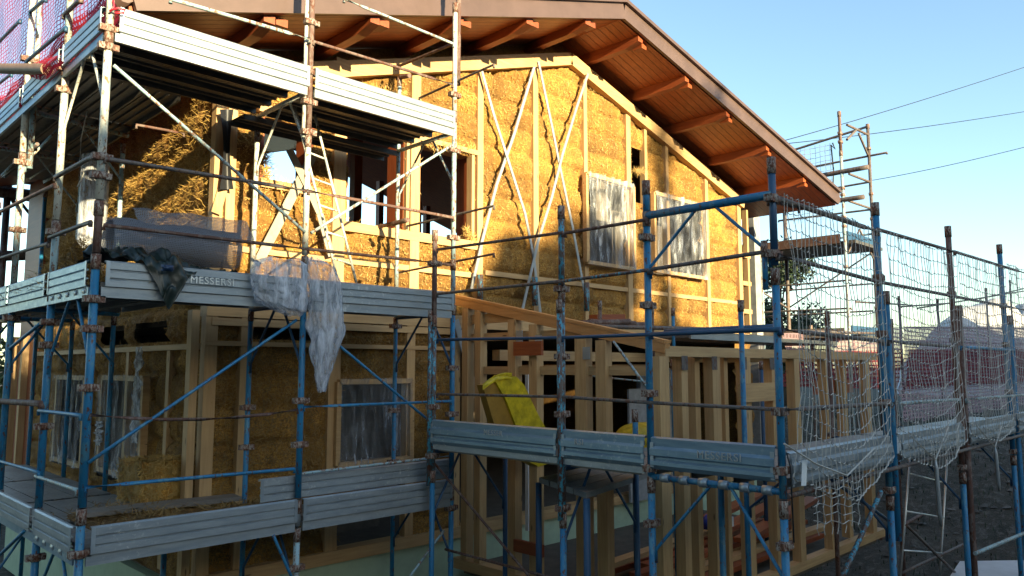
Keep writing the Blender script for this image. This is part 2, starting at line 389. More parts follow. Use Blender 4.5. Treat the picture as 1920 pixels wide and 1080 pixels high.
def straw_panel(name, plane, u0, u1, w0, wtop, holes, parent, label=None, step=0.04, base=0.0, sd=0):
    """plane: 'gable' (Y=YW facing -Y) or 'side' (X=XW facing -X)"""
    nu = int((u1 - u0) / step); mw = max(wtop(u0 + (u1 - u0) * i / 40) for i in range(41)); nv = int((mw - w0) / step)
    mb = MB(); tint = []
    for j in range(nv + 1):
        for i in range(nu + 1):
            u = u0 + (u1 - u0) * i / nu; ww = min(w0 + (mw - w0) * j / nv, wtop(u))
            d, k = bale(u + sd, ww)
            d += 0.022 * nz(u * 6, ww * 6, sd) + 0.014 * nz(u * 19, ww * 19, sd) + 0.012 * random.uniform(-1, 1) + 0.03 * nz(u * 1.7, ww * 1.7, 3)
            d -= 0.09 + base
            mb.v.append(V((u, YW - d, ww)) if plane == 'gable' else V((XW - d, u, ww)))
            tint.append(min(1, max(0, 0.75 * k + 0.25 * (0.5 + nz(u, ww, 9)))))
    for j in range(nv):
        for i in range(nu):
            u = u0 + (u1 - u0) * (i + .5) / nu; ww = w0 + (mw - w0) * (j + .5) / nv
            if ww - step > wtop(u) or inside(u, ww, holes): continue
            a = j * (nu + 1) + i; q = (a, a + 1, a + nu + 2, a + nu + 1)
            mb.f.append(q if plane == 'gable' else q[::-1]); mb.sm.append(True)
    o = mb.build(name, 'straw', parent, tint=tint)
    if label: o['label'] = label
    return o
def strand_panel(plane, u0, u1, w0, wtop, holes, cnt, l0, l1, parent, mat='strand', tilt=0.5, off=0.015):
    nn, t1 = (V((0, -1, 0)), V((1, 0, 0))) if plane == 'gable' else (V((-1, 0, 0)), V((0, 1, 0)))
    def fn():
        while True:
            u = random.uniform(u0, u1); ww = random.uniform(w0, wtop(u))
            if not inside(u, ww, holes): break
        d, k = bale(u, ww); d += -0.09 + off
        p = V((u, YW - d, ww)) if plane == 'gable' else V((XW - d, u, ww))
        return p, t1, V((0, 0, 1)), nn
    return MB().strands(fn, cnt, l0, l1, tilt=tilt).build('straw_stalks', mat, parent, kind='stuff')
gw = straw_panel('gable_straw_wall', 'gable', XW, XE - .3, 4.12, lambda u: zt(u) - 0.04, VOID, house)
strand_panel('gable', XW, XE - .3, 4.12, lambda u: zt(u) - 0.05, VOID, 24000, 0.015, 0.06, gw)
lw = straw_panel('lower_gable_straw_wall', 'gable', XW, 6.95, 1.3, lambda u: 4.0, VOID, house)
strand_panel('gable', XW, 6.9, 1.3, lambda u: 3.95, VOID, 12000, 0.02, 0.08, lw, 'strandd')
er = straw_panel('lower_gable_straw_wall', 'gable', 14.5, XE, 1.3, lambda u: 4.0, [], house, step=0.06)
SV = [(9.78, 2.0, 11.28, 3.28), (12.02, 2.0, 13.3, 3.28), (9.0, 3.7, 10.0, 3.96), (10.4, 3.7, 11.4, 3.96)]
MB().box(XW - .06, YW + .1, 3.60, XW + .08, 14.4, 3.66).build('side_batten', 'woody', house)
for y_ in (8.9, 10.2, 11.6): MB().box(XW - .05, y_ - .05, 1.2, XW + .08, y_ + .04, 3.595 if y_ != 11.6 else 3.59).build('stud', 'woodz', house)
sw = straw_panel('side_straw_wall', 'side', YW + .1, 14.6, 1.1, lambda u: 6.75, SV, house, base=-0.03)
strand_panel('side', YW + .1, 13.5, 4.3, lambda u: 6.7, SV, 15000, 0.04, 0.14, sw, tilt=1.1, off=0.03)
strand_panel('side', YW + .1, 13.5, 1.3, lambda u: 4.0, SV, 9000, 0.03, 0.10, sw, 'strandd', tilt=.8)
# straw behind the top plate between purlins (set back)
tp = MB()
def top_fn(u, v_):
    x = XW + (XE - XW) * u; return (x, YW + .16 + .02 * nz(x * 9, v_ * 9), zt(x) - .06 + v_ * 0.28)
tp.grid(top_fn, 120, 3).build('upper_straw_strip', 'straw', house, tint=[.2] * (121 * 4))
strand_panel('gable', XW + .3, XE - .4, 8.9, lambda u: 8.95, [], 2, .05, .1, gw)
def fn():
    x = random.uniform(XW, XE - .3); return V((x, YW + .05, zt(x) - .02)), V((1, 0, 0)), V((0, 0, 1)), V((0, -1, 0))
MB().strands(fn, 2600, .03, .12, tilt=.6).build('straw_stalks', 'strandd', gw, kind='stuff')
# overhanging tufts at opening heads and sills
def tuft(px0, py0, px1, py1, cnt, parent, l1=.14, mat='strand'):
    A, B = at(px0, py0, Y=YW), at(px1, py1, Y=YW)
    def fn():
        p = A.lerp(B, random.random()) + V((0, random.uniform(-.06, .06), random.uniform(-.03, .03)))
        return p, V((1, 0, 0)), V((0, 0, 1)), V((0, -1, 0))
    MB().strands(fn, cnt, .05, l1, tilt=.7).build('straw_stalks', mat, parent, kind='stuff')
tuft(795, 268, 890, 282, 300, gw); tuft(494, 285, 499, 345, 260, gw); tuft(515, 350, 590, 352, 250, gw)
tuft(870, 430, 885, 452, 160, gw); tuft(655, 165, 760, 175, 300, gw); tuft(865, 118, 890, 125, 160, gw)
tuft(1187, 320, 1203, 322, 160, gw)

# studs of the gable: (x centre px, py ref, ztop fn/None, zbottom, width, material)
def stud(px, py, z0, z1, wd=.085, dp=.1, y=YW - .03, name='stud', mat='woodz', parent=house):
    x = at(px, py, Y=y).x
    return MB().box(x - wd / 2, y - .012, z0, x + wd / 2, y + dp, z1).build(name, mat, parent), x
for px, py, z0, z1, wd in ((411, 300, 4.12, 6.6, .11), (434, 300, 4.12, 6.7, .10), (636, 350, 4.12, 7.2, .17), (764, 350, 5.12, 6.6, .05),
                           (778, 350, 4.12, 7.45, .15), (886, 400, 5.1, 6.42, .05), (900, 300, 4.12, 7.85, .11), (1004, 300, 4.12, 8.3, .11),
                           (1097, 250, 4.12, 8.36, .09), (1178, 300, 4.12, 7.9, .13), (1210, 280, 6.3, 7.75, .08), (1250, 320, 4.12, 7.6, .09),
                           (1325, 400, 4.12, 7.2, .11), (1388, 500, 4.12, 6.85, .14), (1403, 500, 4.12, 6.8, .07)):
    stud(px, py, z0, z1, wd)
for px, wd in ((358, .08), (389, .13), (452, .08), (624, .16), (768, .13), (856, .10)):
    stud(px, 800, 1.25, 4.0, wd, y=YW - .035)
# corner end frame at right: slim cross pieces
for pz in (5.75, 5.15, 4.55): MB().box(14.86, YW - .035, pz, 15.22, YW + .05, pz + .09).build('noggin', 'woodx', house)
# plates and bands
def xbeam(px0, px1, zc, ht, y=YW - .05, dp=.12, name='beam', mat='woodx'):
    x0, x1 = at(px0, 650, Y=y).x, at(px1, 650, Y=y).x
    return MB().box(x0, y, zc - ht / 2, x1, y + dp, zc + ht / 2).build(name, mat, house)
xbeam(385, 1406, 4.03, .17, y=YW - .06, dp=.16, name='floor_beam')
xbeam(385, 860, 3.66, .05, y=YW - .058, name='floor_beam')
MB().box(XW, YW - .062, 3.85, 6.9, YW + .1, 3.93).build('floor_beam', 'woodx', house)
MB().box(XW - .05, YW - .08, 1.16, XE, YW + .12, 1.30).build('sill_plate', 'woodx', house)
MB().box(XW - .02, YW - .02, 0, XE, YW + .2, 1.158).build('foundation_board', 'foam', house)
MB().box(XW - .021, YW + .2, 0, XW + .2, 15.8, 1.05).build('foundation_board', 'foam', house)
for (a, b) in (((XW, 4.66), (7.2, 4.66)), ((7.4, 4.72), (14.8, 4.72))):
    MB().box(a[0], YW - .028, a[1], b[0], YW + .06, a[1] + .07).build('noggin', 'woodx', house)
# sloping top plate
for x0, x1 in ((XW, RX), (RX, XE - .3)):
    a, b = V((x0, YW - .04, zt(x0) - .10)), V((x1, YW - .04, zt(x1) - .10))
    MB().beam(a, b, .13, .2).build('top_plate', 'woodx', house)
# opening sills and lintels
for (x0, x1, z, h, nm) in ((4.98, 7.3, 5.06, .12, 'opening_sill'), (3.95, 4.7, 5.42, .1, 'opening_sill'), (6.1, 7.3, 6.43, .07, 'lintel'), (5.0, 6.1, 6.5, .09, 'lintel'), (3.9, 4.7, 6.28, .09, 'lintel')):
    MB().box(x0, YW - .045, z, x1, YW + .3, z + h).build(nm, 'woodx', house)
for x in (3.98, 4.62, 5.08, 5.98, 6.22, 7.22):
    MB().box(x - .02, YW + .02, 5.1 if x > 5 else 5.48, x + .02, YW + .38, 6.45).build('opening_jamb', 'stainz', house)
# interior
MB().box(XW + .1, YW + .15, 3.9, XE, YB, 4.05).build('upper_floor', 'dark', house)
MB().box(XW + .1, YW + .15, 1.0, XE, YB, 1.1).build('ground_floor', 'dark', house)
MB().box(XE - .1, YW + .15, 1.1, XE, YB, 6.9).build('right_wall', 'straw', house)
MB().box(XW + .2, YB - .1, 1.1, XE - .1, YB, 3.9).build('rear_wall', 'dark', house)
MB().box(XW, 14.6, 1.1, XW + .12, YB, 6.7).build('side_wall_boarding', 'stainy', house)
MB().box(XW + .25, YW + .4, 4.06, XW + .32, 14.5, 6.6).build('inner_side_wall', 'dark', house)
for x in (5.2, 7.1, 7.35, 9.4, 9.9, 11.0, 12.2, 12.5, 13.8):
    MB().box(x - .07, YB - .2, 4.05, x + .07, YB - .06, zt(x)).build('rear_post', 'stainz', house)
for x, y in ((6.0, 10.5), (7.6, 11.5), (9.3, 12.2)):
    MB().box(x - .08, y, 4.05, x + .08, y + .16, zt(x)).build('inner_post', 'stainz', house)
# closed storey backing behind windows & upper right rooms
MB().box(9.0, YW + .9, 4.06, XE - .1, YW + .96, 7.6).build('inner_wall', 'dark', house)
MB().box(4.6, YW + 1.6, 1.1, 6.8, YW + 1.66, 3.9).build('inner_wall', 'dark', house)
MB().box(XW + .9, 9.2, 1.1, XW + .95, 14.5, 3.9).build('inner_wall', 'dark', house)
# roof
roof = MB()
def yv(x): return 6.8 if x < RX else 6.8 - .4 * (x - RX) / 6.95
XL, XR, YE = 2.15, 16.25, 16.8
def roofslab(off, mat, name, parent, th):
    mb = MB()
    for x0, x1 in ((XL, RX), (RX, XR)):
        a = [V((x0, yv(x0) + .06, zs(x0) + off)), V((x1, yv(x1) + .06, zs(x1) + off)), V((x1, YE, zs(x1) + off)), V((x0, YE, zs(x0) + off))]
        t = V((0, 0, th)); bt = [p + t for p in a]
        mb.quad(*a[::-1]); mb.quad(*bt)
        for k in range(4): mb.quad(a[k], a[(k + 1) % 4], bt[(k + 1) % 4], bt[k])
    return mb.build(name, mat, parent)
rf = roofslab(0, 'soffit', 'roof', house, .06)
roofslab(.062, 'roofing', 'roof_tiles', rf, .16)
for x0, x1 in ((XL, RX), (RX, XR)):
    a, b = V((x0, yv(x0), zs(x0) + .125)), V((x1, yv(x1), zs(x1) + .125))
    MB().beam(a, b, .05, .25).build('fascia', 'fascia', rf)
    a, b = a + V((0, -.02, .15)), b + V((0, -.02, .15)); a2, b2 = a, b
    MB().beam(a2, b2, .12, .055).build('verge_flashing', 'fascia', rf)
    MB().beam(a + V((0, 10.1, -.15)), b + V((0, 10.1, -.15)), .05, .25).build('fascia', 'fascia', rf)
# eaves ends and gutter
MB().tube([(XR + .05, 6.4, zs(XR) + .13), (XR + .05, YE, zs(XR) + .13)], .075, 10).build('gutter', 'fascia', rf)
MB().tube([(XL - .05, 6.8, zs(XL) + .13), (XL - .05, YE, zs(XL) + .13)], .075, 10).build('gutter', 'fascia', rf)
pur = [at(*p, Y=YW).x for p in ((1098, 125), (1180, 188), (1252, 245), (1322, 300), (1387, 350))]
pur += [8.45, 7.2, 5.95, 4.7, 3.45]
for x in pur:
    s_ = -.275 if x > RX else .325
    mb = MB(); hw = .06; y0 = yv(x) + .05
    z = zs(x)
    prof_ = [(y0, .085), (y0 + .10, .11), (y0 + .26, .145), (10.5, .15)]
    for k in range(3):
        (ya, da), (yb, db) = prof_[k], prof_[k + 1]
        Pq = [V((x - hw, ya, z - da)), V((x + hw, ya, z - da)), V((x + hw, yb, z - db)), V((x - hw, yb, z - db))]
        Tq = [V((p.x, p.y, zs(p.x) - .003)) for p in Pq]
        mb.quad(*Pq[::-1]); mb.quad(Pq[1], Pq[2], Tq[2], Tq[1]); mb.quad(Pq[3], Pq[0], Tq[0], Tq[3])
        if k == 0: mb.quad(Pq[0], Pq[1], Tq[1], Tq[0])
    mb.build('purlin', 'stainy', rf)
    xe = x + .09
    MB().box(xe, yv(x) + .09, min(zs(xe), zs(xe + .12)) - .085, xe + .13, yv(x) + .26, min(zs(xe), zs(xe + .13)) - .004).build('purlin_block', 'stainy', rf)
# ridge beam
MB().box(RX - .1, YW + .2, ZR - .05, RX + .1, 16, ZR + .18).build('ridge_beam', 'stainy', rf)
# strap braces on the gable (pale bands crossing in X)
def strap(pts, name='strap_brace', mat='strap', wd=.023, y=YW - .085, par=house):
    P = [at(a, b_, Y=y) for a, b_ in pts]; mb = MB()
    for a, b_ in zip(P, P[1:]):
        d = (b_ - a).normalized(); sd = d.cross(V((0, 1, 0))) * wd
        mb.quad(a - sd, b_ - sd, b_ + sd, a + sd); t = V((0, .012, 0)); mb.quad(a - sd + t, a + sd + t, b_ + sd + t, b_ - sd + t)
    return mb.build(name, mat, par)
strap([(1006, 112), (965, 250), (932, 345), (905, 450), (884, 545)], y=YW - .10)
strap([(903, 130), (925, 210), (950, 290), (985, 400), (1001, 480), (1014, 590)], y=YW - .12)
strap([(1010, 115), (1035, 235), (1052, 320), (1075, 430), (1096, 545)], y=YW - .13)
strap([(1103, 138), (1082, 200), (1055, 290), (1035, 370), (1010, 450), (978, 590)], y=YW - .15)
strap([(438, 205), (425, 330), (405, 400)], mat='woodz', wd=.05)
M['paleboard'] = plain('pale weathered board', (0.36, 0.31, 0.24), 0.8)
strap([(486, 490), (560, 345), (590, 285)], mat='paleboard', wd=.055, y=YW - .11); strap([(543, 280), (575, 345), (600, 400), (622, 480)], mat='paleboard', wd=.045, y=YW - .13)
strap([(855, 600), (880, 690), (893, 745)], y=YW - .12, wd=.05)
for px, py in ((900, 540), (1003, 545), (1100, 555)):
    a = at(px, py - 25, Y=YW - .2); bb = at(px, py + 28, Y=YW - .2)
    MB().tube([a, bb], .045, 10).build('strap_tensioner', 'bluechip', house)
# black webbing at corner
mb = MB()
mb.grid(lambda u, v_: at(425 + (u - .5) * (26 - 14 * math.sin(v_ * 3.14)), 205 + v_ * 150, Y=YW - .14 - .02 * math.cos(u * 6)), 6, 12).build('webbing', 'rubber', house)
# window sheets
def window(px, par, Yp=None, Xp=None, nm='window', cols=30):
    """px: corner pixels TL,TR,BR,BL"""
    k = dict(Y=Yp) if Yp else dict(X=Xp); nn = V((0, -1, 0)) if Yp else V((-1, 0, 0))
    TL, TR, BR, BL = [at(a, b_, **k) for a, b_ in px]
    z1 = (TL.z + TR.z) / 2; z0 = (BL.z + BR.z) / 2
    A, B = (TL + BL) / 2, (TR + BR) / 2
    wroot = MB()
    for (p, q) in ((V((A.x, A.y, z0)), V((A.x, A.y, z1))), (V((B.x, B.y, z0)), V((B.x, B.y, z1)))):
        wroot.beam(p, q, .06, .08, up=V((0, 1, 0)) if Yp else V((1, 0, 0)))
    for z in (z0, z1):
        wroot.beam(V((A.x, A.y, z)), V((B.x, B.y, z)), .08, .06)
    o = wroot.build(nm, 'woodx', par)
    def fn(u, v_):
        p = A.lerp(B, u); p.z = z0 - .04 + (z1 - z0 + .08) * v_
        wv = .02 * math.sin(u * 41 + 2 * math.sin(v_ * 3)) + .03 * nz(u * 9, v_ * 2, z0) + .012 * nz(u * 30, v_ * 8)
        return p + nn * (.06 + wv * 1.2)
    MB().grid(fn, cols * 2, 24).build('plastic_film', 'film', o)
    return o
window(((1103, 328), (1187, 350), (1187, 505), (1094, 490)), house, Yp=YW - .1)
window(((1225, 360), (1322, 390), (1325, 522), (1227, 508)), house, Yp=YW - .1)
window(((632, 712), (768, 718), (770, 868), (632, 862)), house, Yp=YW - .07)
window(((192, 708), (270, 710), (268, 900), (192, 880)), house, Xp=XW - .09)
window(((108, 708), (160, 708), (158, 872), (106, 862)), house, Xp=XW - .09)
# rear left timber posts in light
for px in (30, 52): 
    p = at(px, 700, X=XW); MB().box(p.x - .1, p.y, 1.1, p.x + .05, p.y + .12, 3.95).build('porch_post', 'woodz', house)

# ------------------------------------------------------------------ timber annex
XA, YA, XAR = 6.76, 4.55, 12.7
annex = thing('timber_annex_frame', 'bare spruce stud frame of a lean-to against the house gable', 'timber frame', (9, 6, .9))
def ab(x0, y0, z0, x1, y1, z1, nm, mat): return MB().box(x0, y0, z0, x1, y1, z1).build(nm, mat, annex)
zrake = lambda y: 3.63 + (y - YA) * .212
M['orangey'] = wood_mat('orange spruce plank', (0.42, 0.19, 0.06), (0.58, 0.30, 0.11), 'y', .5, False)
MB().beam(V((XA + .03, YA - .05, 3.60)), V((XA + .03, YW - .12, zrake(YW - .12) - .03)), .09, .10).build('rake_plate', 'orangey', annex)
MB().beam(V((XA + .045, YA - .05, 3.672)), V((XA + .045, YW - .12, zrake(YW - .12) + .042)), .13, .035).build('rake_plate', 'orangey', annex)
for px, wd in ((873, .11), (897, .11), (961, .13), (1001, .13), (1090, .16), (1128, .14)):
    p = at(px, 700, X=XA); ab(XA - .02, p.y - wd / 2, .95, XA + .1, p.y + wd / 2, zrake(p.y) - .09, 'stud', 'woodz')
ab(XA - .04, YA, .82, XA + .12, YW - .13, .945, 'sole_plate', 'woody')
for px0, px1, z0, z1, off in ((880, 960, 3.98, 4.1, .04), (960, 1220, 3.32, 3.44, .5), (900, 1240, 3.32, 3.42, .04), (880, 1100, 3.75, 3.85, .05)):
    a, b_ = at(px0, 700, X=XA + off).y, at(px1, 700, X=XA + off).y
    if z0 < 3.9 or True: ab(XA + off, min(a, b_), z0 - .0, XA + off + .05, max(a, b_), z1, 'noggin', 'woody')
a, b_ = at(964, 700, X=XA - .06).y, at(1016, 700, X=XA - .06).y
ab(XA - .075, b_, 3.55, XA - .03, a, 3.72, 'nailed_block', 'stainy')
ab(XA - .075, b_, 1.22, XA - .03, a, 1.36, 'nailed_block', 'stainy')
# front wall
ab(XA, YA - .05, 3.52, 9.27, YA + .08, 3.63, 'top_plate', 'woodx'); ab(9.275, YA - .047, 3.525, XAR, YA + .077, 3.635, 'top_plate', 'woodx')
ab(XA, YA - .05, .82, XAR, YA + .08, .93, 'sole_plate', 'woodx')
for px, wd, off in ((1240, .17, 0), (1278, .12, .02), (1302, .10, .12), (1338, .17, 0), (1356, .08, .10), (1397, .15, 0), (1447, .12, 0),
                    (1490, .15, 0), (1548, .14, .0), (1580, .13, .12), (1624, .15, 0)):
    x = at(px, 750, Y=YA + off).x; ab(x - wd / 2, YA + off - .045, .93, x + wd / 2, YA + off + .07, 3.52, 'stud', 'woodz')
x0, x1 = at(1382, 712, Y=YA - .05).x, at(1450, 712, Y=YA - .05).x
ab(x0, YA - .09, 3.0, x1, YA - .055, 3.22, 'nailed_block', 'woodx')
x0, x1 = at(1560, 712, Y=YA - .05).x, at(1630, 712, Y=YA - .05).x
ab(x0, YA + .2, 3.02, x1, YA + .24, 3.22, 'nailed_block', 'stainx')
# second row inside (rear and right side studs)
for i, (x, y) in enumerate(((XAR, 6.2), (11.8, 7.3))):
    ab(x - .06, y, .93, x + .06, y + .11, 3.5, 'stud', 'woodz')
ab(XAR - .05, YA + .08, 3.5, XAR + .05, YW - .2, 3.62, 'top_plate', 'woody')
ab(XA + .3, 7.28, 3.5, XAR, 7.42, 3.64, 'top_plate', 'woodx')
ab(XA + .2, YA + .1, .70, XAR, YW - .1, .80, 'floor_deck', 'dark')
for px in (1276, 1332, 1388, 1440):
    x = at(px, 672, Y=YA).x; MB().grid(lambda u, v_: (x - .06 + .12 * u, YA - .052, 3.38 + .15 * v_), 2, 2).build('nail_plate', 'darkrail', annex)
for px in (975, 1010, 1100):
    y_ = at(px, 610, X=XA - .03).y; MB().box(XA - .034, y_ - .04, zrake(y_) - .34, XA - .022, y_ + .06, zrake(y_) - .2).build('nail_plate', 'galv', annex)

# ------------------------------------------------------------------ scaffolding parts
def standard(root, x, y, segs, r=.027, coup=()):
    """segs: (z0, z1, material)"""
    o = None
    for z0, z1, mt in segs:
        o = MB().tube([(x, y, z0), (x, y, (z0 + z1) / 2), (x, y, z1)], r, 10).build('standard', mt, root)
        MB().tube([(x, y, z1 - .12), (x, y, z1 + .0)], r * 1.18, 10).build('joint_collar', 'coupler', o)
    for z in coup:
        cp = MB(); cp.box(x - .075, y - .03, z - .025, x + .075, y + .03, z + .025); cp.tube([(x, y, z - .03), (x, y, z + .03)], r * 1.45, 8)
        cp.build('coupler', 'coupler', o)
    return o
def bar(root, a, b_, r=.016, mt='darkrail', nm='guard_rail', hook=True, sag=0.0):
    a, b_ = V(a), V(b_); pts = []
    for k in range(7):
        t = k / 6; p = a.lerp(b_, t); p.z -= sag * 4 * t * (1 - t); pts.append(p)
    if hook and nm == 'guard_rail': pts = [pts[0] - V((0, 0, .04))] + pts + [pts[-1] - V((0, 0, .04))]
    return MB().tube(pts, r, 8).build(nm, mt, root)
def frame(root, p, q, z, mt='blue', drop=.55, r=.024, fa=.36, fb=.52):
    """crossbar between two standards at height z with its bent gusset"""
    p, q = V((p[0], p[1], z)), V((q[0], q[1], z))
    o = MB().tube([p, q], r, 10).build('crossbar', mt, root)
    d = V((0, 0, -.02)); lo = V((0, 0, -drop))
    A = p.lerp(q, .03) + lo; B = q.lerp(p, .03) + lo
    mb = MB(); mb.tube([A + V((0, 0, -.1)), A, p.lerp(q, fa) + d, p.lerp(q, fb) + d, B, B + V((0, 0, -.1))], .013, 8)
    mb.build('gusset', mt, root)
    return o
TOE = [(0, 0), (.012, .004), (.012, .05), (-.004, .058), (-.004, .066), (.012, .074), (.012, .118), (-.004, .126), (-.004, .134), (.012, .142), (.012, .19), (0, .2), (-.02, .2), (-.02, .19)]
TOE2 = [(-.02, .0), (.0, .0), (.02, .03), (.02, .055), (.0, .07), (.0, .09), (.024, .105), (.024, .15), (.0, .17), (.004, .23), (-.02, .24), (-.03, .22)]
def toe(root, a, b_, z, nrm, mt='toe', prof=TOE, nm='toe_board'):
    a, b_ = V((a[0], a[1], z)), V((b_[0], b_[1], z))
    if (b_ - a).cross(V((0, 0, 1))).dot(V(nrm)) < 0: a, b_ = b_, a
    o = MB().profile(a, b_, prof, nrm).build(nm, mt, root)
    sol = o.modifiers.new('t', 'SOLIDIFY'); sol.thickness = .004
    for p in (a, b_):
        cap = MB()
        d = (b_ - a).normalized() * (.015 if p is a else -.015)
        cap.beam(p + d + V((0, 0, .01)) + V(nrm) * .016, p + d + V((0, 0, .2)) + V(nrm) * .016, .03, .006, up=V(nrm))
        cap.build('end_plate', 'galv', o)
    return o
def deckplank(root, x0, y0, x1, y1, z, along='x', mt='deck', n=3):
    """steel planks, top at z+.06, open ribbed underside"""
    for k in range(n):
        mb = MB()
        if along == 'x':
            w0 = y0 + (y1 - y0) * k / n + .006; w1 = y0 + (y1 - y0) * (k + 1) / n - .006; wd = w1 - w0
            prof = [(0, .0), (0, .06), (wd, .06), (wd, 0), (wd - .02, 0), (wd - .02, .052), (wd * .68, .052), (wd * .66, .03), (wd * .62, .03), (wd * .6, .052), (wd * .4, .052), (wd * .38, .03), (wd * .34, .03), (wd * .32, .052), (.02, .052), (.02, 0), (0, 0)]
            i = len(mb.v)
            for xx in (x0 + .03, x1 - .03):
                for o_, u in prof: mb.v.append(V((xx, w0 + o_, z + u)))
        else:
            w0 = x0 + (x1 - x0) * k / n + .006; w1 = x0 + (x1 - x0) * (k + 1) / n - .006; wd = w1 - w0
            prof = [(0, .0), (0, .06), (wd, .06), (wd, 0), (wd - .02, 0), (wd - .02, .052), (wd * .68, .052), (wd * .66, .03), (wd * .62, .03), (wd * .6, .052), (wd * .4, .052), (wd * .38, .03), (wd * .34, .03), (wd * .32, .052), (.02, .052), (.02, 0), (0, 0)]
            i = 0
            for yy in (y0 + .03, y1 - .03):
                for o_, u in prof: mb.v.append(V((w0 + o_, yy, z + u)))
        kk = len(prof)
        for j in range(kk - 1): mb.f.append((j, j + 1, kk + j + 1, kk + j)); mb.sm.append(False)
        o = mb.build('deck_plank', mt, root)
def lettering(root, txt, p, xdir, size, nrm, mt='strap'):
    cu = bpy.data.curves.new('lettering', 'FONT'); cu.body = txt; cu.size = size; cu.extrude = .003; cu.space_character = 1.15
    cu.align_x = 'CENTER'; cu.align_y = 'CENTER'
    tmp = bpy.data.objects.new('tmp', cu); COL.objects.link(tmp)
    me = bpy.data.meshes.new_from_object(tmp.evaluated_get(bpy.context.evaluated_depsgraph_get()))
    bpy.data.objects.remove(tmp)
    xd = V(xdir).normalized(); nr = V(nrm).normalized(); Mx = Matrix((xd, V((0, 0, 1)), nr)).transposed().to_4x4()
    org = V((0, 0, 0)); q = root
    while q is not None: org += V(q.get('_o', (0, 0, 0))); q = q.parent
    me.transform(Matrix.Translation(V(p) + nr * .006 - org) @ Mx); me.materials.clear(); me.materials.append(M[mt])
    o = bpy.data.objects.new('lettering', me); COL.objects.link(o); o.parent = root
    return o

# ---- corner scaffold (left)
X0, X1, X2, Y0, Y1 = 1.88, 3.68, 5.52, 6.44, 7.49
cs = thing('corner_scaffold', 'three level blue and white tube scaffold wrapping the left corner of the straw house', 'scaffold', (3.2, 7.6, 0))
standard(cs, X0, Y0, ((0, 2.35, 'blue'), (2.36, 4.28, 'blue'), (4.29, 4.7, 'rust'), (4.71, 6.1, 'white'), (6.12, 7.6, 'white')), .031, (1.72, 2.02, 3.7, 3.93, 4.9, 5.05, 5.95, 6.1, 3.25))
standard(cs, X0, 7.6, ((0, 2.2, 'blue'), (2.21, 4.1, 'blue'), (4.12, 4.7, 'pale'), (4.71, 6.15, 'white'), (6.17, 7.8, 'pale')), .031, (1.8, 2.9, 3.6, 3.8, 4.6, 5.9, 6.1))
standard(cs, X0, 9.0, ((0, 2.2, 'blue'), (2.21, 4.2, 'blue'), (4.21, 5.6, 'pale'), (5.61, 8.3, 'white')), .031, (3.9, 4.8, 5.5, 6.6))
standard(cs, X0 + .07, 9.0, ((5.45, 8.3, 'pale'),), .028)
standard(cs, X0, 10.8, ((0, 4.2, 'blue'), (4.21, 8.3, 'white')), .03)
standard(cs, X1, Y0, ((0, 1.95, 'pale'), (1.97, 2.2, 'galv'), (2.22, 4.05, 'blue'), (4.06, 4.45, 'pale'), (4.46, 5.62, 'white'), (5.63, 7.6, 'rust')), .029, (1.6, 1.3, 2.7, 3.1, 5.65, 5.95, 6.25, 6.75))
standard(cs, X1 - .035, Y0 + .03, ((5.6, 7.6, 'white'),), .02)
standard(cs, X2, Y0, ((0, 2.1, 'blue'), (2.12, 4.1, 'blue'), (4.11, 4.6, 'pale'), (4.61, 6.3, 'pale'), (6.31, 7.6, 'white')), .028, (1.9, 2.9, 3.4, 4.85, 5.85, 6.5))
standard(cs, X2 + .05, Y0, ((6.63, 7.9, 'rust'),), .03)
standard(cs, X1, Y1, ((0, 4.0, 'blue'), (4.01, 5.9, 'white')), .026, (2.6, 3.0)); standard(cs, X2, Y1, ((0, 4.0, 'blue'), (4.01, 7.0, 'pale')), .026, (2.9, 2.3, 3.9))
standard(cs, 2.95, 9.35, ((2.0, 4.0, 'blue'), (4.05, 6.0, 'pale')), .026); standard(cs, 2.95, 7.6, ((0, 2.0, 'blue'),), .026)
standard(cs, 2.95, 10.9, ((2.0, 4.0, 'blue'), (4.05, 6.0, 'pale')), .026); standard(cs, 2.95, 12.6, ((0, 6.0, 'blue'),), .026)
standard(cs, X0, 12.6, ((0, 6.5, 'pale'),), .026)
